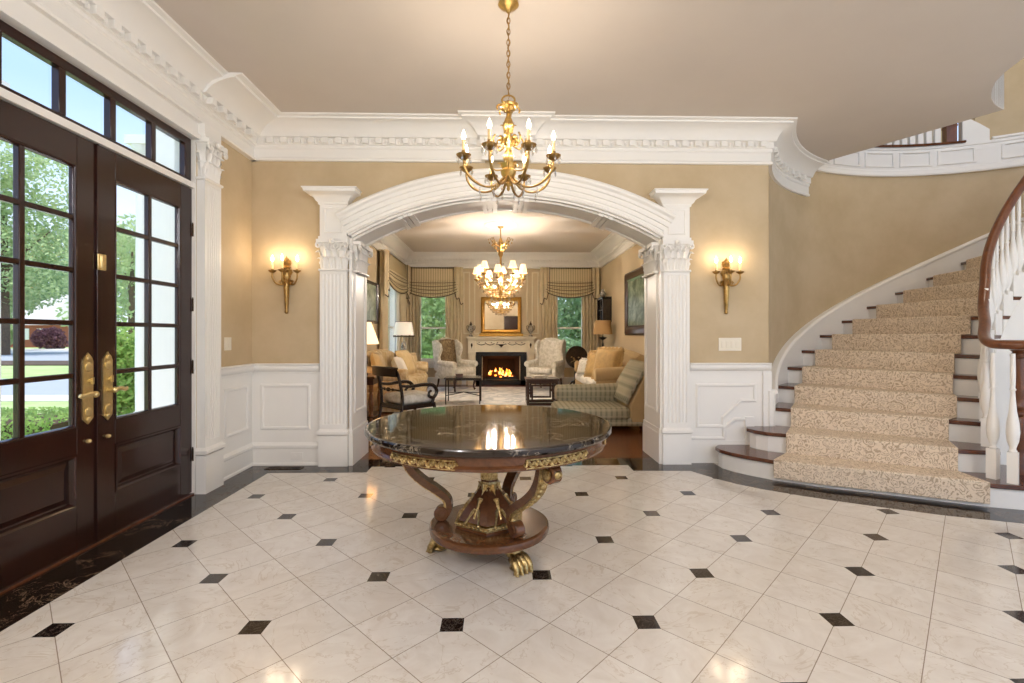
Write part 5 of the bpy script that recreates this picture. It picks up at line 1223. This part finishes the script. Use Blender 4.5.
# ------------------------------------------------------------------ outdoors
GZ = -.20
struct('ground', MB().box(-120, -40, GZ-.3, -4.6, 110, GZ).box(-4.6, 12.6, GZ-.3, 60, 110, GZ), 'grass', 'bright green front lawn', 'lawn', smooth=0)
struct('porch_floor', MB().box(-5.3, -3, GZ-.25, -2.63, 7.2, -.03), 'concrete', 'pale concrete porch floor', 'porch', smooth=0)
struct('street', MB().box(-120, 11.9, GZ-.1, -7, 16.5, GZ+.01).box(-120, 28, GZ-.1, -12, 46, GZ+.01), 'asphalt', 'grey street beyond the lawn', 'street', smooth=0)
struct('kerb', MB().box(-120, 10.9, GZ-.1, -7, 11.9, GZ+.02).box(-120, 46, GZ-.1, -12, 52, GZ+.02), 'concrete', 'pale concrete kerb along the street', 'kerb', smooth=0)
struct('mulch_bed', MB().box(-40, 23.5, GZ-.1, -14, 27.2, GZ+.05), 'mulch', 'dark mulch strip beside the street', 'planting bed', smooth=0)
pcx = thing('porch_column', 'square white porch pier right of the front doors', 'column', (-3.45, 5.5, -.03), 0, 'columns of the porch')
b = MB().box(-.30, -.28, 0, .40, .28, 5.2).box(-.33, -.31, 0, .43, .31, .25).box(-.33, -.31, 4.9, .43, .31, 5.2)
obj('shaft', b, 'white', pcx, bevel=.01)
pcx = thing('porch_column', 'round white porch column beside the green shrub', 'column', (-4.62, 6.30, -.03), 0, 'columns of the porch')
obj('shaft', MB().lathe([(.075, .22), (.08, .8), (.065, 3.6)], n=24), 'white', pcx, smooth=50)
obj('base', MB().box(-.2, -.2, 0, .2, .2, .14).lathe([(.19, .14), (.2, .19), (.17, .23), (.11, .27), (.11, .31), (.08, .33), (0, .33)], n=24), 'white', pcx, smooth=40)
obj('capital', MB().lathe([(.065, 3.6), (.12, 3.7), (.12, 3.73), (.0, 3.73)], n=24).box(-.13, -.13, 3.73, .13, .13, 3.84), 'white', pcx, smooth=40)
pcx = thing('porch_column', 'slim round white porch column in view of the left door leaf', 'column', (-4.95, 4.80, -.03), 0, 'columns of the porch')
obj('shaft', MB().lathe([(.05, .22), (.055, .8), (.045, 3.6)], n=20), 'white', pcx, smooth=50)
obj('base', MB().box(-.13, -.13, 0, .13, .13, .10).lathe([(.12, .10), (.12, .17), (.08, .22), (0, .22)], n=20), 'white', pcx, smooth=40)
obj('capital', MB().box(-.08, -.08, 3.6, .08, .08, 3.8), 'white', pcx, smooth=0)
def foliage(mb, c, rad, n, size, rnd):
    for _ in range(n):
        while True:
            p = Vector((rnd.uniform(-1, 1), rnd.uniform(-1, 1), rnd.uniform(-1, 1)))
            if .25 < p.length < 1: break
        p = p*(.55+.45*p.length)/max(p.length, .55)
        q = Vector((c[0]+p.x*rad[0], c[1]+p.y*rad[1], c[2]+p.z*rad[2]))
        u = Vector((rnd.gauss(0, 1), rnd.gauss(0, 1), rnd.gauss(0, 1))).normalized(); v = u.cross(Vector((rnd.gauss(0, 1), rnd.gauss(0, 1), rnd.gauss(0, 1)))).normalized()
        s = size*rnd.uniform(.6, 1.3); o = len(mb.v)
        mb.v += [tuple(q-u*s), tuple(q+v*s*.5), tuple(q+u*s), tuple(q-v*s*.5)]; mb.f.append((o, o+1, o+2, o+3))
    return mb
def tree(label, loc, h, rad, n, size, mat, trunk=.25, seed=1, name='tree', lo=.3):
    rnd = random.Random(seed); t = thing(name, label, 'tree', (loc[0], loc[1], GZ), 0, 'trees around the house')
    f = MB(); k = 9
    for i in range(k):
        a = rnd.uniform(0, 2*pi); rr = rad*.55*rnd.random()**.5; z = h*(lo+(.92-lo)*i/(k-1)); s = rad*(.62-.25*abs(i/(k-1)-.35))
        foliage(f, (rr*cos(a), rr*sin(a), z), (s, s, s*.7), n//k, size, rnd)
    obj('foliage', f, mat, t, smooth=0, recalc=False)
    tk = MB().tube([(0, 0, 0), (.05, 0, h*.25), (0, .05, h*.55), (.05, 0, h*.8)], [trunk, trunk*.8, trunk*.55, trunk*.2], 8)
    for i in range(4): a = rnd.uniform(0, 6.3); tk.tube([(0, 0, h*(.3+.1*i)), (rad*.3*cos(a), rad*.3*sin(a), h*(.42+.1*i)), (rad*.55*cos(a), rad*.55*sin(a), h*(.5+.1*i))], [trunk*.4, trunk*.25, trunk*.1], 6)
    obj('trunk', tk, 'bark', t, smooth=60); return t
def shrub(label, loc, rad, n, size, mat, seed=1, name='shrub', cat='shrub'):
    rnd = random.Random(seed); t = thing(name, label, cat, (loc[0], loc[1], loc[2] if len(loc) > 2 else GZ), 0, 'shrubs outside the house')
    f = MB()
    for i in range(6):
        foliage(f, (rad[0]*.5*rnd.uniform(-1, 1), rad[1]*.5*rnd.uniform(-1, 1), rad[2]*rnd.uniform(.55, 1.25)), (rad[0]*.6, rad[1]*.6, rad[2]*.65), n//6, size, rnd)
    foliage(f, (0, 0, rad[2]*.8), (rad[0], rad[1], rad[2]*.8), n//2, size, rnd)
    obj('foliage', f, mat, t, smooth=0, recalc=False)
    st = MB()
    for i in range(5): a = rnd.uniform(0, 6.3); st.tube([(0, 0, 0), (rad[0]*.3*cos(a), rad[1]*.3*sin(a), rad[2]*.6), (rad[0]*.5*cos(a), rad[1]*.5*sin(a), rad[2]*1.1)], [.03, .02, .008], 6)
    obj('stem', st, 'bark', t, smooth=60); return t
# hedge in front of the porch
hg = thing('hedge', 'clipped green hedge outside the left door leaf', 'hedge', (-7.1, 6.9, GZ)); rnd = random.Random(5)
hf = MB()
for i in range(6000):
    x, y, z = rnd.uniform(-2.2, 1.3), rnd.uniform(-.55, .55), rnd.uniform(.05, .38)
    if rnd.random() < .6: z = .38 if rnd.random() < .5 else z; y = -.55 if z < .36 else y
    u = Vector((rnd.gauss(0, 1), rnd.gauss(0, 1), rnd.gauss(0, 1))).normalized(); v = u.cross(Vector((rnd.gauss(0, 1), 1, rnd.gauss(0, 1)))).normalized(); q = Vector((x, y, z)); o = len(hf.v); s_ = .03
    hf.v += [tuple(q-u*s_), tuple(q+v*s_*.5), tuple(q+u*s_), tuple(q-v*s_*.5)]; hf.f.append((o, o+1, o+2, o+3))
obj('foliage', hf, 'leaf_bright', hg, smooth=0, recalc=False)
obj('stem', MB().box(-2.1, -.45, 0, 1.2, .45, .30), 'mulch', hg, smooth=0)
shrub('bright green shrub outside the right door leaf', (-5.35, 7.05), (.42, .42, .9), 5000, .045, 'leaf_bright', 3)
shrub('plum leaved shrub across the street', (-47, 51), (1.4, 1.2, 1.3), 1500, .16, 'leaf_purple', 4)
shrub('small green shrub left of the plum shrub', (-52, 50), (2.6, 2, 2.4), 1200, .3, 'leaf', 6)
tree('tall leafy tree across the street, in the left door leaf', (-36.4, 36), 15, 6.2, 15000, .17, 'leaf', .4, 11)
tree('broad leafy tree behind the far white roofed house', (-80, 85), 19, 9, 10000, .32, 'leaf_dark', .5, 12, lo=.14)
tree('slim tree at the lawn edge seen in the right door leaf', (-15.5, 20.5), 6.2, 2.6, 3000, .11, 'leaf', .18, 13)
tree('tree beyond the street in the right door leaf', (-34, 46), 11, 5.5, 10000, .19, 'leaf', .35, 14)
tree('wide tree at the far left through the door glass', (-47, 43), 14, 6.5, 12000, .18, 'leaf', .4, 15)
tree('dark tree beside the neighbouring house', (-66, 70), 12, 6, 3500, .36, 'leaf_dark', .35, 16, lo=.14)
hs = thing('house', 'neighbouring house with pale pointed roof across the street', 'house', (-56, 60, GZ))
obj('wall', MB().box(-4, -3, 0, 4, 3, 2.6), 'brick', hs, smooth=0)
obj('roof', MB().add([(-4.4, -3.4, 2.6), (4.4, -3.4, 2.6), (4.4, 3.4, 2.6), (-4.4, 3.4, 2.6), (2.2, 0, 6.4), (3.0, 0, 6.4)], [(0, 1, 5, 4), (1, 2, 5), (2, 3, 4, 5), (3, 0, 4), (0, 3, 2, 1)]), 'roof', hs, smooth=0)
for x in (-2.6, -.9, .9, 2.6): obj('window', MB().box(x-.4, -3.06, .9, x+.4, -2.98, 2.2), 'white', hs, smooth=0)
# greenery behind the living room
for i, (x, y, h, r, lb) in enumerate(((-4.4, 22.5, 9, 3.2, 'leafy tree outside the window left of the fireplace'), (4.6, 22.5, 9, 3.2, 'leafy tree outside the window right of the fireplace'))):
    tree(lb, (x, y), h, r, 4200, .16, 'leaf_dark' if i != 0 else 'leaf', .22, 30+i, lo=.1)
shrub('round green shrub outside the left living room window', (-2.5, 15.6), (.9, .7, .5), 1500, .07, 'leaf_bright', 41)
shrub('dark green shrub outside the right living room window', (2.4, 15.8), (1.1, .7, .75), 1500, .08, 'leaf_dark', 42)
shrub('tall laurel shrub outside the right living room window', (3.1, 18.2), (2.0, 1.0, 2.3), 6000, .09, 'leaf_dark', 43)
shrub('tall laurel shrub outside the left living room window', (-3.0, 18.2), (1.9, 1.0, 2.2), 6000, .09, 'leaf', 44)

# ------------------------------------------------------------------ sky, sun, added fill lights, camera
w = bpy.data.worlds.new('sky'); S.world = w; w.use_nodes = True
nt = w.node_tree; bg = nt.nodes['Background']; tc_ = nt.nodes.new('ShaderNodeTexCoord'); sx_ = nt.nodes.new('ShaderNodeSeparateXYZ'); rp_ = nt.nodes.new('ShaderNodeValToRGB')
nt.links.new(tc_.outputs['Generated'], sx_.inputs[0]); nt.links.new(sx_.outputs[2], rp_.inputs[0]); nt.links.new(rp_.outputs[0], bg.inputs[0])
e = rp_.color_ramp.elements; e[0].position = .0; e[0].color = (.78, .86, .95, 1); e[1].position = .36; e[1].color = (.32, .48, .80, 1)
bg.inputs[1].default_value = 1.1
sun = bpy.data.lights.new('sun', 'SUN'); sun.energy = 2.6; sun.angle = .05; sun.color = (1, .95, .86)
so = bpy.data.objects.new('sun', sun); COL.objects.link(so); so.rotation_euler = Vector((-.12, .16, -1)).to_track_quat('-Z', 'Y').to_euler(); so.location = (-10, -10, 20)
light('stair_hall_fill', (5.2, 3.4, 5.6), 28, 'fff0dc', .4)  # added fill light under the upper ceiling, no fixture there
light('hall_fill', (-1.75, -1.1, 2.9), 75, 'f6f8ff', .3)  # unseen fill light behind the camera, left side, without a fixture
light('hall_fill', (1.9, -1.1, 2.9), 65, 'f6f8ff', .3)  # second fill behind the camera, added to brighten the foyer
light('hall_fill', (3.9, -.8, 2.8), 28, 'fffaf4', .5)  # fill light added out of view to lift the stair side
cam = bpy.data.cameras.new('camera'); cam.sensor_width = 36; cam.lens = 481/1024*36; cam.shift_y = -6.8/1024; cam.clip_start = .05; cam.clip_end = 400
co = bpy.data.objects.new('camera', cam); COL.objects.link(co); co.location = (0, 0, 1.282); co.rotation_euler = (pi/2, 0, -.0224); S.camera = co
vs = S.view_settings; vs.view_transform = 'Standard'; vs.look = 'None'; vs.gamma = 1; vs.use_curve_mapping = False; vs.exposure = .82
S.display_settings.display_device = 'sRGB'
